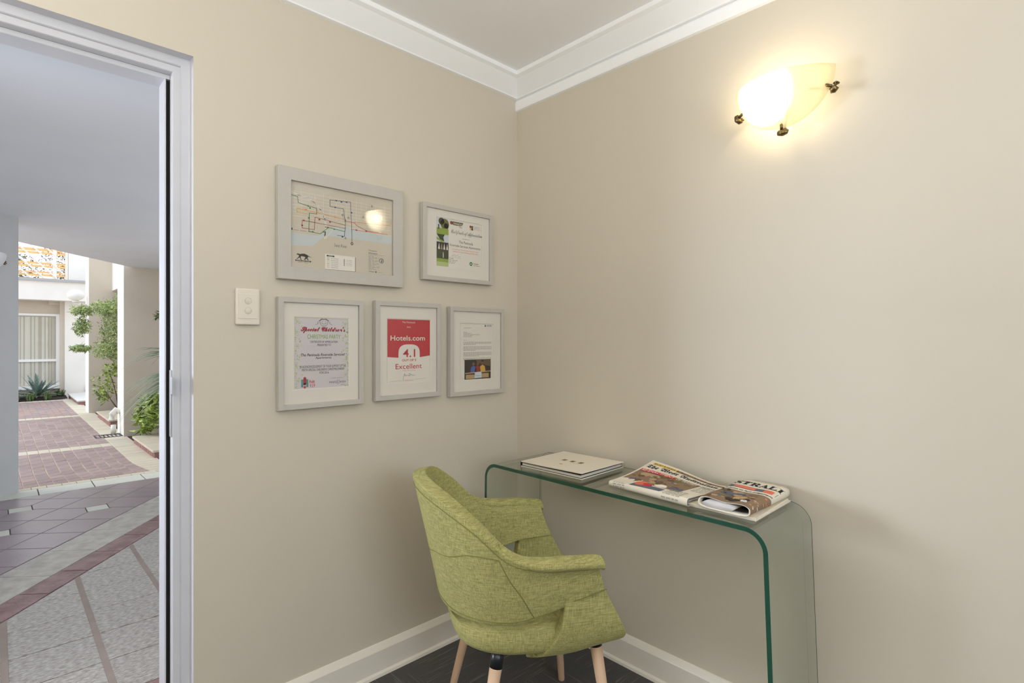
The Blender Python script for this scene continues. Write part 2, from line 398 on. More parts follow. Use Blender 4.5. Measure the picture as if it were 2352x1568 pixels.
# cornices: profile (t out from wall, z), mitred at the corner
prof = [(0.0, 2.379), (0.013, 2.381), (0.015, 2.3855), (0.070, 2.4335), (0.072, 2.4355), (0.087, 2.4430), (0.088, 2.4445), (0.088, 2.461)]
mb = MB()
for (t0, z0), (t1, z1) in zip(prof, prof[1:]):
    mb.face([(t0, YR, z0), (t0, -t0, z0), (t1, -t1, z1), (t1, YR, z1)], 'ceiling_paint')
mb.build('trim_1', **ST)
mb = MB()
for (t0, z0), (t1, z1) in zip(prof, prof[1:]):
    mb.face([(t0, -t0, z0), (XR, -t0, z0), (XR, -t1, z1), (t1, -t1, z1)], 'ceiling_paint')
mb.build('trim_2', **ST)
mb = MB()   # picture rail strip only on the right wall
pr = [(0, 2.325), (0.010, 2.328), (0.012, 2.334), (0.012, 2.368), (0.006, 2.376), (0.0, 2.378)]
V = [(0.0 - 0.0, -t, z) for t, z in pr] + [(XR, -t, z) for t, z in pr]; n = len(pr)
mb.mesh(V, [(i, i + 1, n + i + 1, n + i) for i in range(n - 1)] + [tuple(range(n))], 'ceiling_paint')
mb.build('trim_3', **ST)
# baseboards: bevelled top, small cove at the carpet
bp_ = [(0.0, 0.114), (0.004, 0.113), (0.016, 0.096), (0.018, 0.092), (0.018, 0.016), (0.026, 0.010), (0.028, 0.0)]
mb = MB()
for (t0, z0), (t1, z1) in zip(bp_, bp_[1:]):
    mb.face([(t0, Y0 + 0.03, z0), (t0, -t0, z0), (t1, -t1, z1), (t1, Y0 + 0.03, z1)], 'skirting_paint')
mb.face([(t, Y0 + 0.03, z) for t, z in bp_] + [(0, Y0 + 0.03, 0)], 'skirting_paint')
mb.build('baseboard_left', **ST)
mb = MB()
for (t0, z0), (t1, z1) in zip(bp_, bp_[1:]):
    mb.face([(t0, -t0, z0), (XR, -t0, z0), (XR, -t1, z1), (t1, -t1, z1)], 'skirting_paint')
mb.build('baseboard_right', **ST)

# ------------------------------------------------------------------ door lining: stepped, recessed into the wall
door = empty('door_1', (0, Y0, 0), **ST)
# profile: points (x depth, e = distance into the opening from the wall edge)
hz = 2.102; DWID = 0.911
def lining(mb, prf, m, head=True):
    for (x0, e0), (x1, e1) in zip(prf, prf[1:]):
        mb.face([(x0, -e0, 0), (x1, -e1, 0), (x1, -e1, hz - e1), (x0, -e0, hz - e0)], m)
        if head: mb.face([(x0, -e0, hz - e0), (x1, -e1, hz - e1), (x1, -(DWID - e1), hz - e1), (x0, -(DWID - e0), hz - e0)], m)
        mb.face([(x0, -(DWID - e0), 0), (x1, -(DWID - e1), 0), (x1, -(DWID - e1), hz - e1), (x0, -(DWID - e0), hz - e0)], m)
mb = MB(); lining(mb, [(0.0005, 0.0), (-0.036, 0.001), (-0.038, 0.004), (-0.038, 0.0225), (-0.041, 0.0245), (-0.046, 0.0250), (-0.046, 0.0430), (-0.048, 0.0445), (-0.076, 0.0450)], 'white_gloss_trim'); mb.build('architrave', door)
mb = MB(); lining(mb, [(-0.076, 0.0450), (-0.092, 0.0450), (-0.092, 0.0545)], 'black_seal'); mb.build('seal_groove', door)
mb = MB(); lining(mb, [(-0.092, 0.0545), (-0.079, 0.0545), (-0.078, 0.0555), (-0.078, 0.0580), (-0.079, 0.0590), (-0.150, 0.0590), (-0.150, 0.0)], 'white_gloss_trim'); mb.build('jamb', door)
boxo('head_rail', (-0.097, -DWID + 0.045, hz - 0.0575), (-0.0775, -0.045, hz - 0.0440), 'white_gloss_trim', door)
sp = boxo('strike_plate', (-0.0745, -0.0478, 0.965), (-0.050, -0.0440, 1.165), 'latch_metal', door, label='worn metal strike plate')
boxo('latch_tab', (-0.052, -0.0490, 1.095), (-0.030, -0.0440, 1.145), 'latch_metal', sp)
boxo('threshold', (-0.24, -0.911, -0.004), (0.0, 0.0, 0.004), 'tile_red', door)

# ------------------------------------------------------------------ porch
A_ = (-0.777, 0.629); B_ = (0.629, 0.777); O_ = (-3.63, -1.262); S_ = 0.270
def ab(p): dx, dy = p[0] - O_[0], p[1] - O_[1]; return dx * A_[0] + dy * A_[1], dx * B_[0] + dy * B_[1]
def un(a, b): return (O_[0] + a * A_[0] + b * B_[0], O_[1] + a * A_[1] + b * B_[1])
def bclip_hi(poly, b): # keep b-component >= b
    return clip(poly, -B_[0], -B_[1], -(b + O_[0] * B_[0] + O_[1] * B_[1]))
def bclip_lo(poly, b): return clip(poly, B_[0], B_[1], b + O_[0] * B_[0] + O_[1] * B_[1])
pf = empty('floor_porch', (0, 0, 0), **ST)
boxo('grout_bed', (-4.33, -3.2, -0.07), (-0.24, 0.35, -0.006), 'grout_brown', pf)
def tile(poly, m, g=0.003, top=0.0):
    if area(poly) < 0.0004: return
    p = shrink(poly, g)
    if len(p) < 3 or area(p) < 0.0003: return
    mb = MB(); p2 = shrink(p, 0.0025)
    if len(p2) != len(p): p2 = p
    n = len(p); V = [(x, y, -0.006) for x, y in p] + [(x, y, top - 0.0015) for x, y in p] + [(x, y, top) for x, y in p2]
    F = [(i, (i + 1) % n, n + (i + 1) % n, n + i) for i in range(n)] + [(n + i, n + (i + 1) % n, 2 * n + (i + 1) % n, 2 * n + i) for i in range(n)] + [tuple(range(2 * n, 3 * n))]
    mb.mesh(V, F, m); mb.build('tile', pf)
# near cream tiles
xs = [-0.539 - 0.2675 * i for i in range(0, 16)]
mbg = MB()
for i in range(len(xs) - 1):
    for j in range(-4, 5):
        yc = -1.4635 + 0.2875 * j
        pl = [(xs[i + 1], yc + 0.0085), (xs[i], yc + 0.0085), (xs[i], yc + 0.279), (xs[i + 1], yc + 0.279)]
        pl = bclip_hi(pl, 0.968); 
        if pl: tile(pl, 'tile_cream', 0.0028, random.uniform(-0.0006, 0.0006))
# dark red edging course next to the doorway
for j in range(-9, 9):
    y = -1.4635 + 0.2875 * j
    tile([(-0.539, y), (-0.24, y), (-0.24, y + 0.2875), (-0.539, y + 0.2875)], 'tile_red', 0.003)
# wide raised mortar joints
for j in range(-3, 5):
    yc = -1.4635 + 0.2875 * j; pl = bclip_hi([(-4, yc - 0.0112), (-0.539, yc - 0.0112), (-0.539, yc + 0.0112), (-4, yc + 0.0112)], 0.968)
    if area(pl) > 0.001:
        mb = MB(); mb.prism(pl, -0.006, -0.0012, 'grout_light'); mb.build('mortar_joint', pf)
# diagonal bands
k = -8
for k in range(-14, 8):
    a0 = -0.607 - 0.274 * k
    pl = [un(a0, .822), un(a0 - .274, .822), un(a0 - .274, .966), un(a0, .966)]
    pl = clip(clip(pl, 1, 0, -0.539), -1, 0, 3.985)
    if pl: tile(pl, 'tile_red', 0.0025)
for k in range(-12, 8):
    a0 = -0.405 - 0.361 * k
    pl = [un(a0, .5435), un(a0 - .361, .5435), un(a0 - .361, .820), un(a0, .820)]
    pl = clip(clip(pl, 1, 0, -0.539), -1, 0, 3.985)
    if pl: tile(pl, 'tile_band', 0.002)
# purple field with small cream inserts
nodes = {(-1, 1), (-1, -1), (-3, 0), (-3, -2), (-5, -1), (-5, -3)}
for i in range(-12, 4):
    for j in range(-8, 3):
        pl = [un(i * S_, j * S_), un((i + 1) * S_, j * S_), un((i + 1) * S_, (j + 1) * S_), un(i * S_, (j + 1) * S_)]
        for ni, nj in nodes:
            if ni in (i, i + 1) and nj in (j, j + 1):
                c = un(ni * S_, nj * S_); cx, cy = un((i + .5) * S_, (j + .5) * S_)
                dx, dy = cx - c[0], cy - c[1]
                if abs(dx) > abs(dy): s = 1 if dx > 0 else -1; pl = clip(pl, -s, 0, -s * c[0] - 0.066)
                else: s = 1 if dy > 0 else -1; pl = clip(pl, 0, -s, -s * c[1] - 0.066)
        pl = bclip_lo(pl, .5420); pl = clip(clip(pl, -1, 0, 3.985), 0, -1, 3.2) if pl else pl
        if pl: pl = clip(pl, 0, 1, 0.35)
        if pl: tile(pl, 'tile_purple', 0.0022)
for ni, nj in nodes:
    c = un(ni * S_, nj * S_); q = 0.064
    if c[0] > -3.9: tile([(c[0] - q, c[1] - q), (c[0] + q, c[1] - q), (c[0] + q, c[1] + q), (c[0] - q, c[1] + q)], 'tile_edge_cream', 0.001)
for j in range(-6, 5):
    y = -1.155 + 0.363 * j
    tile([(-4.245, y), (-3.988, y), (-3.988, y + 0.363), (-4.245, y + 0.363)], 'tile_edge_cream', 0.004)
for j in range(-20, 12):
    y = -1.155 + 0.1 * j
    tile([(-4.33, y), (-4.245, y), (-4.245, y + 0.1), (-4.33, y + 0.1)], 'paver_cream', 0.002, 0.001)
boxo('kerb_riser', (-4.345, -3.2, -0.3), (-4.331, 0.35, -0.004), 'paving_sand', pf)

# porch ceiling, edge runs diagonally
mb = MB()
e1 = Vector((-5.776, -1.588)); e2 = Vector((-7.905, 0.045)); d = (e2 - e1).normalized()
p0 = e1 - d * 3.5; p1 = e2 + d * 1.2
mb.prism([(-0.24, -4.2), (p0.x, p0.y), (p1.x, p1.y), (-0.24, p1.y)], 2.27, 2.62, 'porch_soffit')
mb.build('ceiling_porch', **ST)
# angled porch wall at left, its end seen
w1 = Vector((-4.233, -1.636)); dd = Vector((0.129, -0.112)).normalized(); nn = Vector((-dd.y, dd.x))
q0 = w1; q1 = w1 + dd * 3.2
mb = MB(); mb.prism([(q0.x, q0.y), (q1.x, q1.y), (q1.x - nn.x * -0.0 - 0.3, q1.y - 0.35), (q0.x - 0.27, q0.y - 0.31)], -0.12, 2.275, 'porch_wall')
mb.build('wall_porch', **ST)
boxo('trim_4', (-0.3, -4.2, -0.3), (-0.24, -2.4, 2.3), 'render_beige', **ST)

# ------------------------------------------------------------------ courtyard
G = -0.08
def zc(x): 
    t = min(max((-4.33 - x) / 0.97, 0), 1.25)
    if t < 0.8: return G * t
    return G * (0.8 + 0.2 * math.sin(min((t - 0.8) / 0.4, 1) * math.pi / 2)) if t < 1.2 else G
boxo('floor_courtyard', (-30, -12, -0.60), (-4.345, 8, G - 0.05), 'paving_sand', **ST)
bp0 = empty('brick_paving', (0, 0, 0), **ST)
mb = MB(); X = [-4.345, -4.6, -4.9, -5.2, -5.6, -6.0, -14.0]
for a, b in zip(X, X[1:]): mb.face([(a, -3.2, zc(a) - 0.006), (b, -3.2, zc(b) - 0.006), (b, -0.45, zc(b) - 0.006), (a, -0.45, zc(a) - 0.006)], 'paving_sand')
mb.build('sand_bed', bp0)
def mk_brick(w, l, m, nm):  # along x = l, along y = w, bevelled top
    mb = MB(); g = 0.0035; e = 0.003
    lo = [(g, g), (l - g, g), (l - g, w - g), (g, w - g)]; hi = [(g + e, g + e), (l - g - e, g + e), (l - g - e, w - g - e), (g + e, w - g - e)]
    V = [(x, y, -0.03) for x, y in lo] + [(x, y, -0.003) for x, y in lo] + [(x, y, 0) for x, y in hi]
    F = [(i, (i + 1) % 4, 4 + (i + 1) % 4, 4 + i) for i in range(4)] + [(4 + i, 4 + (i + 1) % 4, 8 + (i + 1) % 4, 8 + i) for i in range(4)] + [(8, 9, 10, 11)]
    mb.mesh(V, F, m)
    me = bpy.data.meshes.new(nm); me.from_pydata(mb.v, [], mb.f); me.materials.append(MATS[m]); me.update(); return me
m_red = mk_brick(0.1, 0.226, 'paver_brick', 'brick'); m_cr = mk_brick(0.1, 0.25, 'paver_cream', 'paver'); m_kb = mk_brick(0.215, 0.1, 'paver_cream', 'kerb_paver')
def lay(me, nm, x, y, l):   # x = near end; brick spans x-l..x
    z0, z1 = zc(x - l), zc(x)
    o = link(nm, me, bp0); o.location = (x - l, y, z0 + random.uniform(-0.001, 0.0012)); o.rotation_euler = (random.uniform(-.008, .008), -math.atan2(z1 - z0, l), random.uniform(-.004, .004)); return o
far = MB()
x = -4.345; rows = []
while x - 0.226 > -6.62: rows.append((x, 'r')); x -= 0.226
xb1 = x; rows.append((x, 'c')); x -= 0.25
while x - 0.226 > -10.40: rows.append((x, 'r')); x -= 0.226
rows.append((x, 'c')); x -= 0.25
while x - 0.226 > -13.7: rows.append((x, 'r')); x -= 0.226
xend = x; count = 0
for xr, kd in rows:
    for j in range(12):
        y = -0.80 - 0.1 * j
        if kd == 'c': lay(m_cr, 'paver', xr, y, 0.25)
        elif count < 290: lay(m_red, 'brick', xr, y, 0.226); count += 1
        else:
            g = 0.0035; xa = xr - 0.226; dz = random.uniform(-.001, .001); far.box((xa + g, y + g, G - 0.03), (xr - g, y + 0.1 - g, G + dz), 'paver_brick')
far.build('distant_bricks', bp0, kind='stuff')
x = -4.345
while x > -13.9:
    if not (-7.66 < x - 0.05 < -7.36): lay(m_kb, 'kerb_paver', x, -0.70, 0.1)
    x -= 0.1
for j in range(14): # cream end course
    lay(m_cr, 'paver', xend, -0.70 - 0.1 * j - 0.1, 0.25)
# drain grate in the kerb strip
gr = thing('drain_grate', 'dark metal drain grate set across the cream paver strip by the near white pillar', 'drain', (-7.51, -0.62, G))
boxo('recess', (-0.13, -0.16, -0.03), (0.13, 0.14, -0.022), 'void_black', gr)
mb = MB()
for a, b in (((-.14, -.17), (.14, -.15)), ((-.14, .13), (.14, .15)), ((-.14, -.15), (-.12, .13)), ((.12, -.15), (.14, .13))): mb.box((a[0], a[1], -0.028), (b[0], b[1], 0.003), 'drain_metal')
mb.build('grate_frame', gr)
for i in range(6): boxo('grate_bar', (-.12, -.115 + .045 * i, -0.024), (.12, -.10 + .045 * i, 0.001), 'drain_metal', gr)
# garden beds
mb = MB(); mb.box((-14.4, -0.475, -0.2), (-4.6, 1.5, G - 0.012), 'soil'); mb.build('garden_bed_right', **ST)
mb = MB()
V = []; F = []; nx, ny = 14, 26
for i in range(nx):
    for j in range(ny):
        V.append((-15.0 + 1.05 * i / (nx - 1), -3.2 + 2.62 * j / (ny - 1), G + 0.03 * math.sin(math.pi * i / (nx - 1)) + random.uniform(0, 0.02)))
F = [(i * ny + j, (i + 1) * ny + j, (i + 1) * ny + j + 1, i * ny + j + 1) for i in range(nx - 1) for j in range(ny - 1)]
mb.mesh(V, F, 'soil'); mb.build('garden_bed_far', **ST)

# fins, walls
boxo('wall_fin_near', (-7.856, -0.478, -0.35), (-7.34, 1.6, 4.6), 'render_beige', **ST)
boxo('wall_fin_near_lit_face', (-7.856, -0.484, -0.35), (-7.342, -0.477, 4.6), 'render_white', **ST)  # whiter slab: daylight on the end face put into its colour
boxo('wall_fin_far', (-11.143, -0.531, -0.35), (-10.674, 1.6, 4.6), 'render_beige', **ST)
boxo('wall_fin_far_lit_face', (-11.143, -0.538, -0.35), (-10.676, -0.530, 4.6), 'render_white', **ST)  # lit end of the far fin, its brightness painted as whiter render
boxo('wall_upper_near', (-10.674, -0.19, 2.172), (-7.856, -0.05, 4.6), 'render_white', **ST)
boxo('wall_recess_near', (-10.674, 0.75, -0.35), (-7.856, 0.9, 4.6), 'render_beige', **ST)
boxo('ceiling_recess', (-10.674, -0.05, 2.30), (-7.856, 0.75, 2.40), 'render_beige', **ST)
boxo('wall_recess_front', (-7.34, 1.2, -0.35), (-4.6, 1.35, 4.6), 'render_beige', **ST)
boxo('wall_courtyard_end', (-15.3, -6, -0.35), (-15.0, -0.60, 2.35), 'render_beige', **ST)
boxo('wall_courtyard_pier', (-15.3, -0.66, -0.35), (-14.86, -0.575, 2.35), 'render_beige', **ST)
boxo('wall_courtyard_side', (-15.2, -0.575, -0.35), (-14.80, 2.5, 2.25), 'render_white', **ST)
boxo('wall_balcony_beam', (-14.9, -6, 2.165), (-14.45, 0.6, 2.595), 'render_white', **ST)
boxo('trim_5', (-14.95, -6, 2.595), (-14.40, 0.6, 2.65), 'porch_wall', **ST)
boxo('ceiling_balcony', (-15.3, -6, 2.20), (-14.9, 2.5, 2.42), 'render_beige', **ST)
boxo('wall_upper_end', (-15.3, -0.485, 2.42), (-15.1, 2.5, 5.2), 'render_white', **ST)
boxo('wall_scroll_bracket', (-15.0, -0.86, 2.08), (-14.93, -0.30, 2.20), 'render_beige', **ST)

# window of the end wall, curtain behind
w1o = empty('window_1', (-15.0, -1.45, 0.0), **ST)
yA, yB, zA, zB = -1.0, 0.795, 0.135, 1.865   # local y range
mb = MB(); t = 0.07
mb.box((-0.02, yA, zA), (0.05, yA + t, zB), 'window_white'); mb.box((-0.02, yB - t, zA), (0.05, yB, zB), 'window_white')
mb.box((-0.02, yA + t, zB - 0.05), (0.05, yB - t, zB), 'window_white'); mb.box((-0.02, yA, zA - 0.03), (0.10, yB + 0.03, zA + 0.05), 'window_white')
mb.box((-0.01, yA + t, 0.745), (0.045, yB - t, 0.80), 'window_white')
mb.build('window_frame', w1o)
boxo('pane', (0.01, yA + t, 0.80), (0.016, yB - t, zB - 0.05), 'window_glass', w1o)
boxo('pane', (0.01, yA + t, zA + 0.05), (0.016, yB - t, 0.745), 'window_glass', w1o)
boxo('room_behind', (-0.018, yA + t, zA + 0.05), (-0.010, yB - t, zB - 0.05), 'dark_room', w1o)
mb = MB(); V = []; NN = 150
for i in range(NN + 1):
    y = yA + t + (yB - 0.17 - yA - t) * i / NN
    V += [(0.002 + 0.006 * math.sin(i * 0.75 + math.sin(i * .31) * 1.3), y, zA + 0.06), (0.002 + 0.006 * math.sin(i * 0.75 + math.sin(i * .31) * 1.3), y, zB - 0.07)]
mb.mesh(V, [(2 * i, 2 * i + 2, 2 * i + 3, 2 * i + 1) for i in range(NN)], 'curtain_fabric', True); mb.build('curtain', w1o)

# globe lamp on the far fin
gl = thing('globe_wall_lamp', 'white globe lamp on a short arm on the far white pillar', 'lamp', (-10.9, -0.538, 1.92))
def sphere(mb, c, r, m, n=16, k=10, sz=1.0):
    V = []; F = []
    for i in range(k + 1):
        ph = math.pi * i / k
        for j in range(n):
            th = 2 * math.pi * j / n; V.append((c[0] + r * math.sin(ph) * math.cos(th), c[1] + r * math.sin(ph) * math.sin(th), c[2] + r * sz * math.cos(ph)))
    for i in range(k):
        for j in range(n): F.append((i * n + j, (i + 1) * n + j, (i + 1) * n + (j + 1) % n, i * n + (j + 1) % n))
    mb.mesh(V, F, m, True)
mb = MB(); sphere(mb, (0, -0.165, 0.155), 0.130, 'window_white', sz=0.80); mb.build('globe', gl)
mb = MB(); mb.tube([(0, -0.165, 0.02), (0, -0.165, 0.055)], 0.05, 'pvc_white', 16); mb.tube([(0, -0.20, 0.02), (0, 0.0, -0.03)], 0.022, 'pvc_white', 8); mb.build('arm', gl)

# trellis screen on the balcony above the end wall
tr = thing('trellis_screen', 'orange timber trellis with crossing white battens above the balcony beam', 'trellis', (-15.2, -1.9, 2.65))
for z, hh in ((0.02, .05), (0.12, .045), (0.19, .04), (0.33, .045), (0.40, .045), (0.64, .05), (0.71, .06), (0.92, .05)): boxo('rail', (-0.015, -1.6, z), (0.015, 1.36, z + hh), 'trellis_orange', tr)
for i in range(14):
    y = -2.1 + 0.24 * i; L = min(0.95, 1.34 - y)
    mb = MB(); mb.tube([(0.035, y, 1.05), (0.035, y + L, 1.05 - L / 0.95 * 1.03)], 0.019, 'trellis_white', 4, smooth=False)
    if L > 0.1: mb.build('batten', tr)
boxo('post', (-0.03, 1.13, 0), (0.03, 1.20, 1.05), 'trellis_white', tr)
boxo('post', (-0.04, 1.36, 0), (0.04, 1.41, 1.05), 'trellis_white', tr)

# planters of brick with cream capping
def planter(loc, sx, sy, h, capm, label, capn):
    t = thing('planter_wall', label, 'planter', loc, 0, 'low brick garden ledges between the pillars')
    # origin = near, front corner; extends -x and +y
    capt = 0.026
    n = max(2, int(round(sx / 0.115)))
    for i in range(n):
        x0 = -sx * i / n; boxo('brick', (x0 - sx / n + 0.004, 0.008, 0), (x0 - 0.004, 0.11, h - capt), 'planter_brick', t)
    n2 = max(2, int(round(sy / 0.115)))
    for i in range(1, n2): boxo('brick', (-0.11, sy * i / n2 + 0.004, 0), (-0.006, sy * (i + 1) / n2 - 0.004, h - capt), 'planter_brick', t)
    boxo('mortar_core', (-sx + 0.01, 0.012, 0), (-0.012, sy - 0.01, h - capt - 0.002), 'paving_sand', t)
    for i in range(capn):
        a = -sx * i / capn; boxo('cap_stone', (a - sx / capn + 0.002, -0.01, h - capt), (a + (0.008 if i == 0 else -0.002), sy, h), capm, t, bevel=0.003)
    return t
planter((-5.40, -0.477, G - 0.03), 1.27, 0.95, 0.115, 'planter_cap', 'low brick ledge with cream caps, nearest the door', 5)
planter((-8.46, -0.503, G - 0.03), 1.40, 0.60, 0.135, 'planter_cap', 'low brick ledge with cream caps between the two white pillars', 6)
planter((-12.38, -0.538, G - 0.03), 2.10, 1.2, 0.115, 'planter_cap_white', 'low brick ledge with pale slab top beyond the far pillar', 3)
pp = thing('pvc_drain_pipe', 'white plastic drainpipe elbow at the foot of the near white pillar', 'pipe', (-7.66, -0.53, G))
mb = MB(); mb.tube([(0.0, 0.04, 0.30), (0.0, 0.0, 0.34), (0.0, -0.04, 0.28), (0, -0.05, 0.20)], 0.042, 'pvc_white', 12, cap=False); mb.build('elbow', pp)
mb = MB(); mb.tube([(0.02, -0.03, 0.0), (0.02, -0.03, 0.13)], 0.032, 'pvc_white', 12); mb.build('ground_pipe', pp)
mb = MB(); mb.tube([(0, -0.049, 0.205), (0, -0.0505, 0.199)], 0.038, 'void_black', 12); mb.build('opening', pp)
vt = thing('wall_weep_vent', 'small dark arched opening at the base of the pale end wall', 'vent', (-14.79, -0.10, 0.02))
mb = MB(); mb.poly = None
mb.face([(0.006, -0.09, 0)] + [(0.006, 0.09 * math.cos(R(180 - a)), 0.06 + 0.09 * math.sin(R(a))) for a in range(0, 181, 20)] + [(0.006, 0.09, 0)], 'void_black'); mb.build('opening', vt)
mb = MB(); mb.tube([(0.01, -0.1, 0)] + [(0.01, 0.1 * math.cos(R(180 - a)), 0.06 + 0.1 * math.sin(R(a))) for a in range(0, 181, 20)] + [(0.01, 0.1, 0)], 0.012, 'render_white', 6); mb.build('surround', vt)

# ------------------------------------------------------------------ plants
def leafy(mb, centers, n, size, m, aspect=2.4, droop=0.3):
    for _ in range(n):
        c, r = random.choice(centers); th = random.uniform(0, 6.283); ph = math.acos(random.uniform(-1, 1)); q = random.random() ** 0.45
        p = Vector((c[0] + r[0] * q * math.sin(ph) * math.cos(th), c[1] + r[1] * q * math.sin(ph) * math.sin(th), c[2] + r[2] * q * math.cos(ph)))
        a = Vector((random.uniform(-1, 1), random.uniform(-1, 1), random.uniform(-droop - .4, .5))).normalized()
        b = a.cross(Vector((random.uniform(-.6, .6), random.uniform(-.6, .6), 1))).normalized(); L = size * random.uniform(.6, 1.3); w = L / aspect
        cn = a.cross(b) * L * 0.12
        mb.mesh([p, p + a * L * .45 + b * w * .5 + cn, p + a * L, p + a * L * .45 - b * w * .5 + cn], [(0, 1, 2, 3)], m)
def plant(name, label, loc, stems, clumps, n, size, m, aspect=2.4, droop=.3):
    t = thing(name, label, 'plant', loc)
    for s in stems:
        mb = MB(); mb.tube(s, [0.012 * (1 - 0.6 * i / (len(s) - 1)) for i in range(len(s))], 'trunk', 5); mb.build('stem', t)
    mb = MB(); leafy(mb, clumps, n, size, m, aspect, droop); mb.build('foliage', t, fixn=False, kind='stuff'); return t
# bushy shrub in front of the far pillar's side
plant('garden_shrub', 'round yellow-green shrub on thin stems between the white pillars', (-9.45, -0.25, 0.05),
      [[(0, 0, 0), (-.10, -.03, .3), (-.35, -.08, .62)], [(0, 0, 0), (.0, 0, .35), (-.08, .04, .72)], [(0, 0, 0), (.12, .04, .3), (.25, .1, .5)], [(0, 0, 0), (-.2, -.1, .2), (-.55, -.16, .4)]],
      [((-.55, -.12, .45), (.26, .18, .28)), ((-.35, -.05, .70), (.3, .16, .14)), ((-.0, .05, .72), (.26, .14, .12)), ((.10, .1, .35), (.22, .14, .10)), ((.3, .12, .40), (.18, .1, .2)), ((-.62, -.14, .25), (.18, .12, .16))], 620, 0.085, 'leaf_bright')
# airy feathery bush behind the near pillar
plant('feathery_bush', 'tall airy green bush spreading from behind the near white pillar', (-8.75, -0.12, 0.027),
      [[(.1, 0.05, 0), (0, 0, .7), (-.25, -.15, 1.25), (-.6, -.35, 1.68)], [(.1, 0.05, .0), (.1, 0, .8), (-.1, -.1, 1.4), (-.3, -.2, 1.85)], [(.1, 0.02, .4), (-.2, -.15, .85), (-.6, -.3, 1.05)]],
      [((-.45, -.38, 1.76), (.34, .20, .13)), ((-.25, -.25, 1.72), (.34, .2, .22)), ((-.25, -.28, 1.36), (.34, .2, .26)), ((-.40, -.34, 1.08), (.36, .22, .16)), ((-.70, -.62, 1.72), (.26, .16, .09)), ((-.75, -.62, 1.46), (.2, .12, .16)), ((-.60, -.66, 1.10), (.28, .14, .05)), ((-.2, -.2, 1.02), (.26, .15, .16)), ((0, -.14, 1.9), (.18, .12, .12)), ((-.2, -.25, 1.5), (.3, .2, .4))], 5200, 0.062, 'leaf_fine', 3.6, 0.5)
plant('climbing_branch', 'leafy green branch reaching over the near pillar beside the door jamb', (-6.15, 0.25, 0.006),
      [[(0, 0, 0), (.05, 0, .9), (0, 0, 1.75)], [(0, 0, 1.6), (-.2, -.12, 1.78), (-.5, -.40, 1.66)], [(0, 0, 1.6), (-.25, -.15, 1.60), (-.45, -.36, 1.54)]],
      [((-.15, -.10, 1.76), (.22, .14, .16)), ((-.32, -.25, 1.66), (.18, .12, .12)), ((-.48, -.40, 1.58), (.13, .09, .06)), ((-.05, -.05, 1.60), (.2, .12, .2))], 620, 0.078, 'leaf_dark', 3.4, .5)
plant('broad_leaf_shrub', 'lime green shrub with rosettes of leaves growing above the nearest ledge', (-6.55, -0.12, 0.006),
      [[(.1, .1, 0), (-.05, 0, .25), (-.35, -.2, .42)], [(.1, .1, 0), (.05, 0, .2), (-.1, -.15, .28)], [(.1, .1, 0), (.1, .0, .12), (.1, -.15, .12)]],
      [((-.48, -.20, .34), (.14, .09, .09)), ((-.28, -.14, .44), (.16, .1, .09)), ((-.42, -.22, .20), (.16, .07, .05)), ((-.1, -.12, .30), (.16, .10, .10)), ((-.08, -.22, .10), (.18, .08, .07)), ((.02, -.16, .22), (.2, .1, .12)), ((-.1, -.1, .46), (.2, .1, .08))], 560, 0.10, 'leaf_bright', 2.2)
# fan palm at right, only its left fronds show
pt = thing('fan_palm', 'palm with long thin arching leaflets beside the door jamb', 'plant', (-6.16, -0.04, 0.006))
mb = MB(); mb.tube([(0.1, 0.05, 0), (0.08, 0.04, 0.45)], [0.07, 0.05], 'trunk', 8); mb.build('trunk', pt)
for k in range(120):
    a = R(random.uniform(150, 290)); up = random.uniform(-.15, 1.0) if k < 90 else random.uniform(0.6, 1.1); L = random.uniform(.55, .9)
    zb = 0.75 if k < 90 else 1.0
    d = Vector((math.cos(a), math.sin(a), 0)); p = []
    for i in range(6):
        s = i / 5; p.append(Vector((0.1, 0.02, zb)) + d * L * s * (0.9 - 0.1 * up) + Vector((0, 0, L * (up * 0.65 * s - (0.72 if k < 90 else .6) * s * s))))
    sd = d.cross(Vector((0, 0, 1))) + Vector((0, 0, 0.5)); sd.normalize(); w = 0.015
    mb = MB(); V = []
    for i, q in enumerate(p): ww = w * (1 - i / 5.2) * (0.5 if i == 0 else 1); V += [q - sd * ww, q + sd * ww]
    mb.mesh(V, [(2 * i, 2 * i + 1, 2 * i + 3, 2 * i + 2) for i in range(5)], 'leaf_palm', True); mb.build('leaflet', pt, fixn=False)
# blue-green bird-of-paradise like clump by the window
bt = thing('broad_leaf_clump', 'blue-green clump of stiff strap leaves under the end window', 'plant', (-14.36, -1.08, G + .01))
for k in range(46):
    a = R(k * 137.5); el = random.uniform(.15, 1.25); L = random.uniform(.42, .66); d = Vector((math.cos(a), math.sin(a), 0)); p = []
    for i in range(6):
        s = i / 5; p.append(d * L * s * math.cos(el) + Vector((0, 0, 0.06 + L * (math.sin(el) * s - 0.28 * s * s * math.cos(el)))))
    sd = d.cross(Vector((0, 0, 1))).normalized(); V = []; W = [.008, .018, .028, .029, .020, .003]
    for i, q in enumerate(p): V += [q - sd * W[i], q + Vector((0, 0, -W[i] * .4)), q + sd * W[i]]
    mb = MB(); F = []
    for i in range(5): F += [(3 * i, 3 * i + 1, 3 * i + 4, 3 * i + 3), (3 * i + 1, 3 * i + 2, 3 * i + 5, 3 * i + 4)]
    mb.mesh(V, F, 'leaf_blue', True); mb.build('leaf', bt, fixn=False)
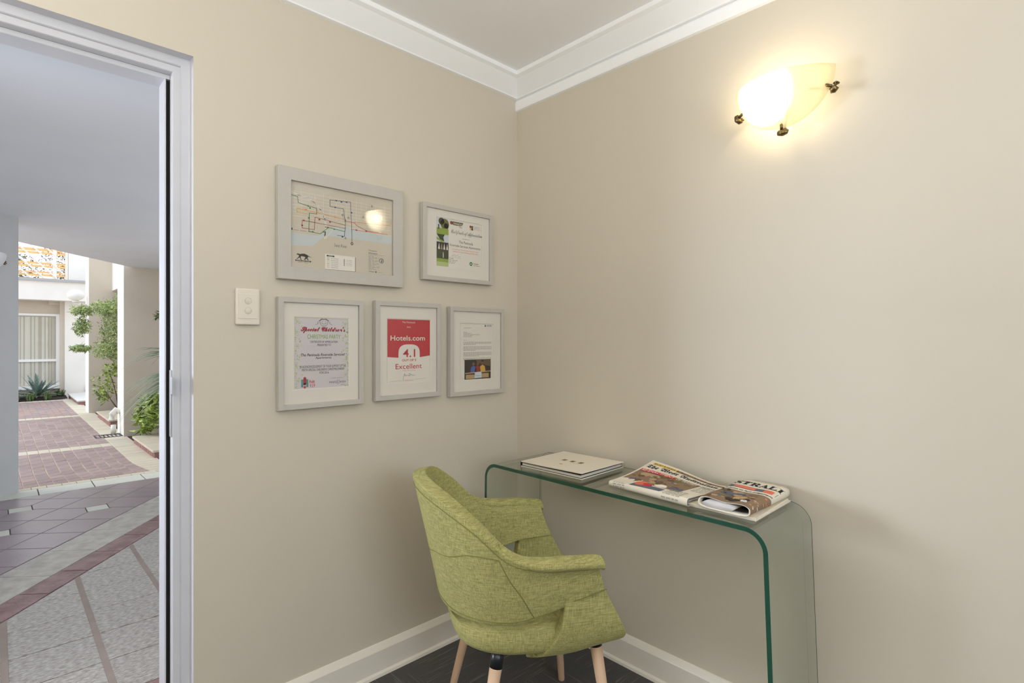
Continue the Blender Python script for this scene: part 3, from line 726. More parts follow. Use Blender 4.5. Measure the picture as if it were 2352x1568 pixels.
def tuft(loc, label):
    t = thing('grass_tuft', label, 'plant', loc, 0, 'small grass tufts in the far bed'); mb = MB()
    for k in range(40):
        a = random.uniform(0, 6.28); L = random.uniform(.14, .26); d = Vector((math.cos(a), math.sin(a), 0)); s = random.uniform(.3, .9)
        b = Vector((random.uniform(-.05, .05), random.uniform(-.05, .05), 0)); sd = Vector((-d.y, d.x, 0)) * .008
        m1 = b + d * L * s * .5 + Vector((0, 0, L * .7)); m2 = b + d * L * s + Vector((0, 0, L * .75))
        mb.mesh([b - sd, b + sd, m1 + sd, m1 - sd, m2], [(0, 1, 2, 3), (3, 2, 4)], 'leaf_dark')
    mb.build('blades', t, fixn=False, kind='stuff')
tuft((-13.96, -1.22, G + .01), 'small grass tuft at the left front of the blue-green clump')
tuft((-13.98, -0.93, G + .01), 'small grass tuft just right of the blue-green clump')
tuft((-14.45, -0.68, G + .01), 'small grass tuft at the right end of the far bed')
tuft((-13.96, -1.46, G + .01), 'small grass tuft beside the angled porch wall edge')
# trees beyond the trellis
for i, (x, y, z, r) in enumerate(((-20.5, -1.9, 2.9, 1.25), (-25, .9, 4.1, 1.5))):
    t = thing('distant_tree', ('grey-green tree seen through the left of the trellis', 'grey-green tree seen through the right of the trellis')[i], 'tree', (x, y, -0.6))
    mb = MB(); mb.tube([(0, 0, 0), (0, 0, z)], [.12, .06], 'trunk', 6); mb.build('trunk', t)
    mb = MB(); leafy(mb, [((0, 0, z + .8), (r, r, 1.1)), ((0, .3, z), (r, r, .9))], 7000, .10, 'leaf_distant', 1.8); mb.build('crown', t, fixn=False, kind='stuff')

# outdoor sconce on the angled wall
def sconce(t, gm):
    rad = 0.143
    # dish: half disc, plane parallel to wall at local y=-0.06, bulging to -y
    V = []; F = []; na, nr = 28, 10; th = 0.005
    for side in (0, 1):
        for i in range(nr + 1):
            rr = rad * i / nr
            for j in range(na + 1):
                a = R(180 + 180 * j / na); zz = rr * math.sin(a); yy = -0.06 - (0.082 - th * side) * (1 - (rr / rad) ** 2) ** 0.8
                V.append((rr * math.cos(a), yy, zz))
    n = (nr + 1) * (na + 1)
    for s in (0, 1):
        for i in range(nr):
            for j in range(na):
                q = [s * n + i * (na + 1) + j, s * n + (i + 1) * (na + 1) + j, s * n + (i + 1) * (na + 1) + j + 1, s * n + i * (na + 1) + j + 1]
                F.append(tuple(q if s else q[::-1]))
    for j in range(na): a = nr * (na + 1) + j; F.append((a, a + 1, n + a + 1, n + a))
    for i in range(nr):
        for j in (0, na): a = i * (na + 1) + j; b = a + na + 1; F.append((a, b, n + b, n + a))
    mb = MB(); mb.mesh(V, F, gm, True); mb.build('glass_shade', t)
    mb = MB(); mb.tube([(-0.040, -0.001, -0.045), (-0.040, -0.014, -0.045), (-0.040, -0.018, -0.045)], [0.034, 0.034, 0.028], 'pvc_white', 24)
    mb.build('wall_plate', t)
    for ang in (210, 270, 335):
        a = R(ang); cx, cz = rad * math.cos(a), rad * math.sin(a); ux, uz = math.cos(a), math.sin(a)
        mb = MB()
        mb.tube([(cx * 0.45, -0.012, cz * .45), (cx * 1.0, -0.045, cz * 1.0)], 0.0035, 'brass_aged', 8)
        mb.tube([(cx - ux * .014, -0.071, cz - uz * .014), (cx + ux * .006, -0.068, cz + uz * .006)], 0.0045, 'brass_aged', 8)
        # rounded cap across the rim
        tx, tz = -uz, ux
        mb.tube([(cx + ux * .007 - tx * .016, -0.058, cz + uz * .007 - tz * .016), (cx + ux * .011 - tx * .011, -0.060, cz + uz * .011 - tz * .011), (cx + ux * .013, -0.062, cz + uz * .013),
                 (cx + ux * .011 + tx * .011, -0.060, cz + uz * .011 + tz * .011), (cx + ux * .007 + tx * .016, -0.058, cz + uz * .007 + tz * .016)], [.002, .0085, .0105, .0085, .002], 'brass_aged', 18)
        mb.tube([(cx - ux * .004, -0.040, cz - uz * .004), (cx + ux * .012, -0.048, cz + uz * .012)], 0.006, 'brass_aged', 8)
        mb.build('clip', t)
sc1 = thing('wall_sconce', 'lit half-dish frosted glass sconce with brass clips, high on the right wall', 'lamp', (1.209, 0, 2.036))
sconce(sc1, 'frosted_lamp_glass')
mb = MB(); mb.tube([(-0.035, -0.02, -0.04), (-0.038, -0.074, -0.04)], 0.011, 'pvc_white', 10); mb.build('lamp_holder', sc1)
mb = MB(); sphere(mb, (-0.040, -0.086, -0.040), 0.018, 'bulb_glow'); mb.build('bulb', sc1)
lamp('sconce_light', 'POINT', (1.169, -0.086, 1.996), 1.4, (1.0, 0.80, 0.50), shadow_soft_size=0.022).parent = None
sc2 = thing('porch_sconce', 'unlit white half-dish sconce on the angled porch wall at the left', 'lamp', (-3.985, -1.857, 1.930), 0)
sc2.rotation_euler = (0, 0, math.atan2(dd.y, dd.x)+math.pi)
sconce(sc2, 'unlit_lamp_glass')

# ------------------------------------------------------------------ pictures on the left wall
GR = 'silver picture frames on the left wall'
def picture(label, y0, y1, z0, z1, fw, depth=0.024, matw=None, pr=None, glass=True):
    t = thing('picture_frame', label, 'picture', (0.0, (y0 + y1) / 2, z0), 0, GR)
    oy = (y0 + y1) / 2; xb, xf = 0.004, 0.004 + depth
    mb = MB(); Yo = [y0 - oy, y1 - oy]; Zo = [0, z1 - z0]
    a = [(Yo[0], Zo[0]), (Yo[1], Zo[0]), (Yo[1], Zo[1]), (Yo[0], Zo[1])]
    b = [(Yo[0] + fw, Zo[0] + fw), (Yo[1] - fw, Zo[0] + fw), (Yo[1] - fw, Zo[1] - fw), (Yo[0] + fw, Zo[1] - fw)]
    e = 0.0012
    def off(pl, s): cy = 0; cz = (z1 - z0) / 2; return [(y + (s if y < 0 else -s), z + (s if z < cz else -s)) for y, z in pl]
    a2 = off(a, e); b2 = off(b, -e)
    L = [[(xb, *p) for p in a], [(xf - e, *p) for p in a], [(xf, *p) for p in a2], [(xf, *p) for p in b2], [(xf - e, *p) for p in b], [(xb, *p) for p in b]]
    V = [p for r in L for p in r]; F = []
    for r in range(5):
        for k in range(4): F.append((r * 4 + k, r * 4 + (k + 1) % 4, (r + 1) * 4 + (k + 1) % 4, (r + 1) * 4 + k))
    for k in range(4): F.append((k, (k + 1) % 4, 20 + (k + 1) % 4, 20 + k))
    mb.mesh(V, F, 'frame_silver'); mb.build('frame', t)
    xp = xf - 0.010; iy0, iy1, iz0, iz1 = Yo[0] + fw, Yo[1] - fw, fw, z1 - z0 - fw
    boxo('backing_board', (xb, iy0, iz0), (xp - 0.003, iy1, iz1), 'paper_white', t)
    if pr:
        py0, py1, pz0, pz1 = pr[0] - oy, pr[1] - oy, pr[2] - z0, pr[3] - z0
        mb = MB(); o = [(iy0, iz0), (iy1, iz0), (iy1, iz1), (iy0, iz1)]
        q = [(py0 - .0035, pz0 - .0035), (py1 + .0035, pz0 - .0035), (py1 + .0035, pz1 + .0035), (py0 - .0035, pz1 + .0035)]
        q2 = [(py0, pz0), (py1, pz0), (py1, pz1), (py0, pz1)]
        V = [(xp, *p) for p in o] + [(xp, *p) for p in q] + [(xp - .0018, *p) for p in q2]
        mb.mesh(V, [(k, (k + 1) % 4, 4 + (k + 1) % 4, 4 + k) for k in range(4)] + [(4 + k, 4 + (k + 1) % 4, 8 + (k + 1) % 4, 8 + k) for k in range(4)], 'mat_board')
        mb.build('mat', t); xa = xp - 0.0028
    else: py0, py1, pz0, pz1 = iy0, iy1, iz0, iz1; xa = xp - 0.002
    if glass: boxo('glass', (xp + .0035, iy0, iz0), (xp + .0042, iy1, iz1), 'picture_glass', t)
    P = Print(lambda u, v, w: (xa + w, py0 + u, pz0 + v), py1 - py0, pz1 - pz0)
    return t, P

# 1. map
t, P = picture('large wide silver frame holding a transit map, upper left of the group', -1.111, -0.640, 1.457, 1.828, 0.0425)
P.rect(0, 1, 0, 1, 'ink_map', 0)
P.poly([(0, .40), (.25, .40), (.32, .47), (.40, .54), (.60, .56), (1, .52), (1, .42), (.55, .42), (.32, .42), (.27, .36), (.20, .27), (0, .25)], 'ink_water', 1)
for u in (.10, .17, .22, .30, .36, .42, .47, .52, .57, .62, .67, .72, .77, .82, .87, .92): P.line([(u, .62), (u, .92 - .02 * (u * 10 % 3))], .0012, 'ink_street', 1)
for v in (.60, .65, .69, .73, .77, .81, .85, .89): P.line([(.02, v), (.98, v)], .0012, 'ink_street', 1)
cv = [(0, .88), (.08, .85), (.15, .84), (.21, .80), (.27, .72), (.31, .62), (.32, .52), (.31, .38)]
P.line(cv, .004, 'ink_street', 1); P.line([(u + .012, v) for u, v in cv], .0018, 'ink_street', 2)
P.line([(.02, .44), (.30, .44)], .001, 'ink_street', 2); P.line([(.33, .40), (.40, .52), (.52, .57), (.60, .54), (1, .53)], .002, 'ink_street', 2)
P.line([(0, .84), (.065, .83), (.07, .76), (.16, .74), (.235, .73), (.235, .66), (.17, .66), (.165, .44), (.27, .43), (.345, .52), (.50, .50)], .0020, 'ink_forest', 3)
P.line([(.06, .69), (.23, .68), (.31, .67), (.50, .65)], .0018, 'ink_orange', 3); P.line([(.06, .69), (.06, .65), (.16, .645)], .002, 'ink_yellow', 3)
P.line([(.50, .63), (.60, .63), (.62, .60), (.66, .58), (.73, .55), (.85, .55)], .002, 'ink_coral', 3); P.line([(.60, .64), (.98, .66)], .0018, 'ink_orange', 3)
P.line([(.105, .56), (.105, .47), (.215, .47), (.22, .62), (.51, .58)], .0016, 'ink_darkred', 3); P.line([(.105, .56), (.22, .555), (.51, .54)], .0016, 'ink_darkred', 3)
P.line([(.57, .54), (.80, .54), (.95, .54)], .002, 'ink_coral', 3)
P.line([(.36, .86), (.56, .88), (.57, .60), (.575, .37)], .0017, 'ink_navy', 3); P.line([(.36, .86), (.36, .78), (.49, .78), (.50, .68), (.51, .62), (.50, .44), (.43, .44)], .0017, 'ink_navy', 3)
for u, v, mm in ((.16, .74, 'ink_forest'), (.20, .44, 'ink_forest'), (.165, .60, 'ink_forest'), (.30, .46, 'ink_forest'), (.34, .52, 'ink_forest'), (.40, .51, 'ink_forest'), (.14, .69, 'ink_orange'), (.24, .68, 'ink_orange'), (.41, .66, 'ink_orange'),
               (.105, .50, 'ink_darkred'), (.26, .60, 'ink_darkred'), (.36, .59, 'ink_darkred'), (.12, .56, 'ink_darkred'), (.62, .54, 'ink_darkred'), (.72, .545, 'ink_darkred'), (.42, .865, 'ink_navy'), (.47, .86, 'ink_navy'), (.52, .87, 'ink_navy'), (.41, .78, 'ink_navy'), (.57, .75, 'ink_navy'), (.48, .43, 'ink_navy')):
    P.rect(u - .008, u + .008, v - .008, v + .008, mm, 4)
P.ring(.575, .36, .010, .0022, 'ink_navy', 4)
for u, v in ((.51, .64), (.54, .68), (.48, .70), (.69, .72), (.78, .88), (.51, .42)): P.ring(u, v, .007, .0012, 'ink_grey', 4)
P.disc(.175, .72, .006, 'ink_black', 4); P.rect(0, .022, .43, .455, 'ink_navy', 4); P.words(.03, .22, .432, .008, 'ink_faint')
P.txt('Swan River', .40, .525, .295, .335, 'ink_grey')
# prowling cat emblem
cat = [(.055, .150), (.065, .165), (.085, .158), (.10, .165), (.125, .168), (.145, .160), (.160, .148), (.195, .128), (.160, .138), (.152, .118), (.165, .096), (.155, .096), (.145, .112), (.135, .100), (.125, .096), (.120, .098), (.133, .120), (.128, .132), (.11, .134), (.095, .136), (.092, .112), (.10, .094), (.09, .094), (.084, .118), (.072, .108), (.062, .098), (.055, .100), (.072, .120), (.078, .140), (.07, .146)]
from mathutils.geometry import tessellate_polygon
V = [Vector((u * P.w, v * P.h, 0)) for u, v in cat]
tr_ = tessellate_polygon([V])
P.art.mesh([P.fn(p.x, p.y, .0006) for p in V], [tuple(f) for f in tr_], 'ink_black')
P.rect(.045, .185, .074, .090, 'ink_black', 3); P.txt('CENTRAL AREA TRANSIT', .052, .178, .078, .087, 'ink_white', 5); P.words(.07, .155, .058, .007, 'ink_faint')
P.rect(.318, .612, .008, .192, 'ink_grey', 1); P.rect(.314, .606, .012, .196, 'ink_white', 2)
P.rect(.328, .402, .166, .184, 'ink_black', 3); P.txt('LEGEND', .345, .385, .170, .181, 'ink_white', 5)
for i, c in enumerate(('ink_navy', 'ink_darkred', 'ink_yellow', 'ink_forest', 'ink_coral', 'ink_orange')):
    v = .148 - .022 * i; P.rect(.333, .340, v - .004, v + .004, c, 4); P.rect(.346, .353, v - .004, v + .004, c, 4); P.txt(('Blue CAT Route', 'Red CAT Route', 'Yellow CAT Route', 'Green CAT Route', 'CAT Route', 'Weekend Route')[i], .37, .44, v - .006, v + .006, 'ink_grey')
for i in range(4): P.ring(.498, .146 - .022 * i, .005, .001, 'ink_grey', 4); P.txt(('Train Station', 'CAT Stops', 'Bus Station', 'Ferry Terminal')[i], .52, .575, .140 - .022 * i, .151 - .022 * i, 'ink_grey')
P.txt('Transperth', .745, .835, .292, .312, 'ink_grey', bold=True); P.txt('Information', .745, .84, .262, .282, 'ink_grey', bold=True); P.line([(.745, .253), (.915, .253)], .0006, 'ink_grey')
for i in range(14): P.words(.745, .86 if i % 3 else .80, .232 - .0135 * i, .006 , 'ink_faint')
P.ring(.885, .185, .022, .0018, 'ink_navy', 4); P.txt('i', .879, .891, .165, .205, 'ink_navy', bold=True, shear=.2)
P.txt('Wellington', .745, .81, .025, .040, 'ink_black', bold=True); P.disc(.825, .033, .007, 'ink_black', 3); P.txt('Transperth', .84, .89, .026, .038, 'ink_grey')
P.done(t)

# 2. golf certificate
t, P = picture('small silver frame with a certificate with golf photos, upper right of the group', -0.547, -0.176, 1.498, 1.807, 0.0175, pr=(-0.474, -0.231, 1.559, 1.758))
P.rect(0, 1, 0, 1, 'ink_white', 0)
P.rect(0, .25, .72, 1, 'ink_sky', 1); P.disc(.17, .88, .09, 'ink_olive', 2); P.disc(.10, .93, .06, 'ink_treegreen', 2); P.disc(.20, .84, .05, 'ink_brown', 2); P.rect(0, .25, .66, .79, 'ink_grass', 3); P.rect(.03, .055, .76, .86, 'ink_treegreen', 4)
P.rect(0, .25, .50, .66, 'ink_sky', 1); P.poly([(0, .66), (.17, .66), (.14, .60), (.16, .52), (.10, .50), (.04, .60)], 'ink_treegreen', 2); P.poly([(0, .60), (.08, .55), (.17, .52), (.1, .5), (0, .55)], 'ink_grass', 3)
P.rect(0, .25, .34, .50, 'ink_photodark', 1)
for i, (u, c) in enumerate(((.03, 'ink_white'), (.085, 'ink_tan'), (.14, 'ink_white'), (.20, 'ink_white'))): P.poly([(u, .35), (u + .02, .48), (u + .04, .35)], c, 2)
P.rect(0, .25, .16, .34, 'ink_treegreen', 1); P.rect(.13, .145, .18, .28, 'ink_sky', 2); P.disc(.137, .285, .012, 'ink_tan', 3); P.rect(0, .25, 0, .16, 'ink_grass', 1); P.rect(0, .25, 0, .09, 'ink_lime', 2)
P.poly([(.28, .93), (.30, .97), (.57, .97), (.55, .91), (.50, .895), (.36, .895)], 'ink_olive', 1); P.disc(.31, .935, .03, 'ink_darkred', 2); P.ring(.325, .935, .02, .0015, 'ink_white', 3)
P.txt('UnitingCare', .36, .545, .905, .95, 'ink_white', bold=True); P.txt('West', .48, .545, .855, .885, 'ink_darkred')
for a, b, c in ((.715, .90, 'ink_darkred'), (.755, .90, 'ink_brown'), (.715, .85, 'ink_yellow'), (.755, .85, 'ink_treegreen')): P.rect(a, a + .037, b, b + .047, c, 2)
P.txt('Uniting Church', .805, .93, .925, .945, 'ink_grey'); P.txt('Outreach Program', .805, .95, .895, .915, 'ink_grey'); P.rect(.80, .99, .875, .879, 'ink_coral', 2)
def scr(s, up=0x1D49C, lo=0x1D4B6):
    ex = {'B': '\u212C', 'E': '\u2130', 'F': '\u2131', 'H': '\u210B', 'I': '\u2110', 'L': '\u2112', 'M': '\u2133', 'R': '\u211B', 'e': '\u212F', 'g': '\u210A', 'o': '\u2134'} if up == 0x1D49C else {}
    return ''.join(ex.get(c, chr(up + ord(c) - 65) if 'A' <= c <= 'Z' else chr(lo + ord(c) - 97) if 'a' <= c <= 'z' else c) for c in s)
P.txt(scr('Certificate of Appreciation', 0x1D4D0, 0x1D4EA), .29, .985, .685, .80, 'ink_grey', shear=.3)
P.txt('awarded to', .55, .71, .625, .645, 'ink_grey')
P.txt('The Peninsula', .475, .79, .525, .585, 'ink_grey'); P.txt('Riverside Services Apartments', .28, .96, .43, .495, 'ink_grey')
P.txt('In recognition of your auction donation to the', .325, .92, .375, .40, 'ink_coral'); P.txt('UnitingCare West Fundraising Golf Day 2012', .34, .905, .325, .355, 'ink_coral')
P.line([(.31, .23), (.34, .27), (.35, .23), (.38, .28), (.40, .24), (.45, .27), (.47, .235), (.51, .25)], .0007, 'ink_grey'); P.line([(.26, .21), (.52, .21)], .0005, 'ink_grey')
for i in range(4): P.words(.26, (.36, .45, .40, .38)[i], .18 - .032 * i, .012, 'ink_faint')
P.disc(.745, .12, .035, 'ink_forest', 2); P.poly([(.72, .10), (.745, .14), (.77, .10), (.745, .115)], 'ink_white', 3); P.txt('Newpin', .80, .915, .11, .145, 'ink_black', bold=True); P.words(.80, .95, .085, .009, 'ink_forest')
P.done(t)

# 3. christmas party
t, P = picture('tall silver frame with a christmas party certificate, lower left of the group', -1.110, -0.806, 1.024, 1.398, 0.0175, pr=(-1.053, -0.861, 1.091, 1.331))
P.rect(0, 1, 0, 1, 'ink_paperlilac', 0)
rr = random.Random(3)
for _ in range(210):
    s = rr.random(); u = (rr.random() ** 2) * .14 if s < .5 else 1 - (rr.random() ** 2) * .13; v = rr.random(); P.disc(u, v, rr.uniform(.004, .014), 'ink_lime', 1, 7)
for u, v in ((.05, .12), (.03, .32), (.05, .6), (.04, .8), (.95, .17), (.96, .4), (.96, .93), (.05, .95)):
    for a in range(6): P.line([(u, v), (u + .05 * math.cos(a * 1.047), v + .04 * math.sin(a * 1.047))], .0012, 'ink_lime', 2)
P.ring(.53, .945, .075, .0011, 'ink_black', 3); P.disc(.50, .953, .006, 'ink_black', 4, 8); P.disc(.56, .953, .006, 'ink_black', 4, 8)
P.line([(.48, .935), (.505, .92), (.53, .916), (.555, .92), (.58, .935)], .001, 'ink_black', 4)
P.line([(.44, .965), (.50, .985), (.56, .985), (.62, .965)], .002, 'ink_black', 4); P.line([(.44, .95), (.41, .94), (.42, .92), (.37, .905)], .001, 'ink_black', 4); P.line([(.62, .95), (.645, .94), (.64, .92), (.69, .905)], .001, 'ink_black', 4)
sp_ = scr('Special Children', 0x1D4D0, 0x1D4EA) + "\u2019" + scr('s', 0x1D4D0, 0x1D4EA)
P.txt(sp_, .105, .935, .782, .875, 'ink_black', 3, bold=True, shear=.15); P.txt(sp_, .10, .93, .79, .882, 'ink_red', 4, bold=True, shear=.15)
P.txt('CHRISTMAS PARTY', .225, .845, .705, .765, 'ink_green')
P.txt('CERTIFICATE OF APPRECIATION', .275, .79, .645, .675, 'ink_black'); P.txt('PRESENTED TO', .41, .66, .60, .63, 'ink_black')
P.txt('The Peninsula Riverside Serviced', .10, .92, .455, .495, 'ink_black', bold=True, shear=.25); P.txt('Apartments', .365, .665, .41, .445, 'ink_black', bold=True, shear=.25)
P.txt('IN ACKNOWLEDGEMENT OF YOUR SUPPORT OF THE', .09, .955, .29, .325, 'ink_black'); P.txt("PERTH SPECIAL CHILDREN'S CHRISTMAS PARTY", .13, .915, .245, .28, 'ink_black'); P.txt('FOR 2016', .45, .62, .20, .232, 'ink_black')
P.rect(.115, .155, .02, .13, 'ink_teal', 2); P.rect(.205, .245, .02, .13, 'ink_teal', 2); P.rect(.155, .205, .06, .135, 'ink_red', 3); P.disc(.18, .145, .025, 'ink_red', 3); P.disc(.18, .065, .025, 'ink_red', 3); P.disc(.18, .02, .022, 'ink_red', 3)
P.txt('hit', .265, .36, .07, .12, 'ink_red', bold=True); P.txt('929', .265, .365, .015, .06, 'ink_red')
P.txt('PROUDLY SUPPORTING', .68, .90, .125, .135, 'ink_grey'); P.txt('MAKE-A-WISH', .63, .945, .055, .085, 'ink_navy'); P.ring(.80, .07, .035, .0008, 'ink_navy'); P.words(.85, .94, .025, .008, 'ink_faint')
P.done(t)

# 4. rating poster
t, P = picture('silver frame with a red and white hotel rating poster, lower row centre', -0.757, -0.4605, 1.028, 1.402, 0.0175, pr=(-0.702, -0.507, 1.091, 1.335))
P.rect(0, 1, 0, 1, 'ink_white', 0)
P.poly([(0, .41), (.25, .395), (.25, 1), (0, 1)], 'ink_red', 1); P.poly([(.75, .395), (1, .42), (1, 1), (.75, 1)], 'ink_red', 1); P.rect(.25, .75, .395, 1, 'ink_red', 1)
pts = [(.25, .395), (.25, .60)] 
arch = [(.5 + .25 * math.copysign(abs(math.cos(R(a))) ** .7, math.cos(R(a))), .43 + .175 * (abs(math.sin(R(a))) ** .62)) for a in range(180, -1, -8)]
P.poly([(.25, .38), (.75, .38)] + arch[::-1], 'ink_white', 3)

P.txt('The Peninsula', .335, .64, .945, .972, 'ink_white', 5); P.txt('2015', .445, .53, .87, .892, 'ink_white', 5)
P.txt('Hotels.com', .07, .875, .665, .745, 'ink_white', 5, bold=True)
P.txt('4.1', .355, .64, .40, .53, 'ink_red', 5, bold=True); P.txt('OUT OF 5', .33, .66, .335, .37, 'ink_red', 5, bold=True); P.txt('Excellent', .185, .80, .215, .295, 'ink_red', 5)
P.txt('GUEST REVIEW SCORE', .35, .64, .182, .195, 'ink_coral', 5)
P.line([(.36, .02), (.365, .09), (.39, .14), (.395, .10), (.42, .12), (.43, .10), (.46, .115), (.49, .10), (.50, .14), (.53, .13), (.50, .10), (.55, .12), (.58, .105), (.63, .112)], .0009, 'ink_black', 4)
P.line([(.06, .028), (.33, .030)], .0006, 'ink_red', 3); P.line([(.64, .040), (.90, .048)], .0006, 'ink_red', 3); P.txt('Chief Executive', .385, .60, .022, .040, 'ink_coral')
P.done(t)

# 5. letter with photo
t, P = picture('silver frame with a typed letter and dark photo of children, lower row right', -0.4115, -0.1075, 1.019, 1.3945, 0.0175, pr=(-0.352, -0.166, 1.086, 1.325))
P.rect(0, 1, 0, 1, 'ink_white', 0)
P.poly([(.73, .955), (.755, 1.0), (.78, .955)], 'ink_navy', 2); P.txt('WATER', .79, .955, .955, .985, 'ink_slate')
P.txt('12 December 2014', .10, .32, .92, .934, 'ink_grey')
for i, e in enumerate((.20, .32, .58, .37, .33)): P.words(.095, e, .845 - .021 * i, .009, 'ink_faint')
P.txt('Dear Sir,', .095, .20, .70, .714, 'ink_grey')
v = .665
for blk in (3, 4, 4, 2):
    for i in range(blk): P.words(.095, .95 if i < blk - 1 or blk == 2 else random.uniform(.35, .6), v, .0095, 'ink_faint'); v -= .0205
    v -= .022
b0, b1 = .0, .355
P.rect(.125, .925, b0, b1, 'ink_photodark', 2)
P.poly([(.50, .30), (.90, .22), (.925, .355), (.46, .355)], 'ink_brown', 3)
for u, v, c in ((.39, .17, 'ink_blue'), (.52, .17, 'ink_darkred'), (.665, .18, 'ink_yellowshirt')):
    P.poly([(u - .095, v - .06), (u - .07, v + .05), (u, v + .075), (u + .07, v + .05), (u + .095, v - .06)], c, 4); P.disc(u, v + .105, .04, 'ink_skin', 5, 14)
P.disc(.665, .32, .04, 'ink_photodark', 4); P.poly([(.14, .10), (.92, .125), (.92, .145), (.14, .12)], 'ink_wood', 6)
P.rect(.16, .42, .01, .085, 'ink_wood', 6); P.rect(.63, .86, .02, .10, 'ink_wood', 6); P.poly([(.42, .015), (.635, .02), (.63, .13), (.43, .12)], 'ink_sky', 7)
P.txt('Thank you', .45, .60, .045, .075, 'ink_teal', 9)
P.done(t)

# ------------------------------------------------------------------ light switch
t = thing('light_switch', 'cream double rocker light switch plate between the doorway and pictures', 'switch', (0, -1.199, 1.3035))
bo = boxo('plate', (0.0, -0.036, 0.0), (0.0135, 0.036, 0.1145), 'switch_plastic', t, bevel=0.004)
fp = boxo('face_panel', (0.0133, -0.0305, 0.0195), (0.0150, 0.0305, 0.0980), 'switch_plastic', t, bevel=0.0008)
for z in (0.0445, 0.0755):
    mb = MB(); V = []; n = 20
    for i in range(n): a = 2 * math.pi * i / n; V.append((0.0148, 0.0095 * math.cos(a), z + 0.0095 * math.sin(a)))
    for i in range(n): a = 2 * math.pi * i / n; V.append((0.0160 + 0.0030 * (0.5 + 0.5 * math.sin(a)), 0.0088 * math.cos(a), z + 0.0088 * math.sin(a)))
    V.append((0.0185, 0, z))
    mb.mesh(V, [(i, (i + 1) % n, n + (i + 1) % n, n + i) for i in range(n)] + [(n + i, n + (i + 1) % n, 2 * n) for i in range(n)], 'switch_plastic'); mb.build('rocker', t)
    mb = MB(); mb.tube([(0.0150, 0.0105 * math.cos(2 * math.pi * i / 20), z + 0.0105 * math.sin(2 * math.pi * i / 20)) for i in range(21)], 0.0004, 'frame_silver', 4); mb.build('rocker_ring', t)

# ------------------------------------------------------------------ glass desk: one bent sheet
DX0, DX1, DYF, DYB, DZ = 0.172, 1.278, -0.349, -0.024, 0.765
dk = thing('glass_desk', 'clear bent glass console desk with green edges along the right wall', 'desk', ((DX0 + DX1) / 2, (DYF + DYB) / 2, 0))
th = 0.0125; rad = 0.062; ox = (DX0 + DX1) / 2; oy = (DYF + DYB) / 2; hw = (DX1 - DX0) / 2
def path(off):
    r = rad - off; pts = []; h = DZ - rad
    pts.append((-hw + off - 0.012, 0.0)); pts.append((-hw + off, h))
    for i in range(1, 13): a = R(180 - 90 * i / 12); pts.append((-hw + rad + r * math.cos(a), h + r * math.sin(a)))
    for i in range(0, 13): a = R(90 - 90 * i / 12); pts.append((hw - rad + r * math.cos(a), h + r * math.sin(a)))
    pts.append((hw - off + 0.026, 0.0)); return pts
po, pi_ = path(0), path(th); n = len(po); yf, yb = DYF - oy, DYB - oy
V = [(x, yf, z) for x, z in po] + [(x, yb, z) for x, z in po] + [(x, yf, z) for x, z in pi_] + [(x, yb, z) for x, z in pi_]
mb = MB(); F1 = []; F2 = []
for i in range(n - 1):
    F1.append((i, i + 1, n + i + 1, n + i)); F1.append((2 * n + i + 1, 2 * n + i, 3 * n + i, 3 * n + i + 1))
    F2.append((i + 1, i, 2 * n + i, 2 * n + i + 1)); F1.append((n + i, n + i + 1, 3 * n + i + 1, 3 * n + i))
F2 += [(0, n, 3 * n, 2 * n), (n - 1, 2 * n - 1, 4 * n - 1, 3 * n - 1)]
b = len(mb.v); mb.mesh(V, F1, 'desk_glass'); mb.v = mb.v[:len(V)]
k = mb.mi('glass_edge_green')
for f in F2: mb.f.append(list(f)); mb.m.append(k); mb.sm.append(False)
mb.build('glass_sheet', dk)
mb = MB(); mb.tube([(x, yb - 0.0006, z) for x, z in po], 0.0007, 'glass_edge_green', 5); mb.build('back_edge', dk)
for sx in (-1, 1):
    for yy in (yf + 0.05, yb - 0.05):
        mb = MB(); mb.tube([(sx * (hw - .006) + (0.026 if sx > 0 else -0.012), yy, 0.0), (sx * (hw - .006) + (0.026 if sx > 0 else -0.012), yy, 0.003)], 0.009, 'collar_black', 12); mb.build('foot_pad', dk)

# ------------------------------------------------------------------ book
bk = thing('hardcover_book', 'wide white hardcover book with three tiny gold squares on its cover, on the desk', 'book', (0.472, -0.163, DZ + 0.0004), R(1.5))
def bx(a, b, m, n, **k): return boxo(n, a, b, m, bk, **k)
bx((-.148, -.132, 0), (.148, .130, .003), 'cover_white', 'back_cover', bevel=.0008)
bx((-.146, -.130, .003), (.144, .127, .0045), 'endpaper_black', 'endpaper')
bx((-.144, -.127, .0045), (.140, .125, .0150), 'page_edges', 'page_block')
# upper cover springs slightly open at the right front
mb = MB(); V = []; nx = 12
for i in range(nx + 1):
    x = -.148 + .296 * i / nx; l = .0035 * (i / nx) ** 2
    for (y, f) in ((-.132, 1), (.130, .5)):
        V += [(x, y, .0175 + l * f), (x, y, .0205 + l * f)]
F = []
for i in range(nx):
    a = 4 * i; b = a + 4; F += [(a + 1, b + 1, b + 3, a + 3), (a, a + 2, b + 2, b), (a, b, b + 1, a + 1), (a + 2, a + 3, b + 3, b + 2)]
F += [(0, 1, 3, 2), (4 * nx, 4 * nx + 2, 4 * nx + 3, 4 * nx + 1)]
mb.mesh(V, F, 'cover_white'); fc = mb.build('front_cover', bk)
bx((-.146, -.1315, .0150), (.143, .127, .0176), 'endpaper_black', 'endpaper')
bx((-.150, -.132, 0), (-.147, .130, .0205), 'endpaper_black', 'spine', label='dark spine')
mb = MB()
def cz(x, y): return .0205 + .0035 * ((x + .148) / .296) ** 2 * (1 if y < 0 else .6) + .0004
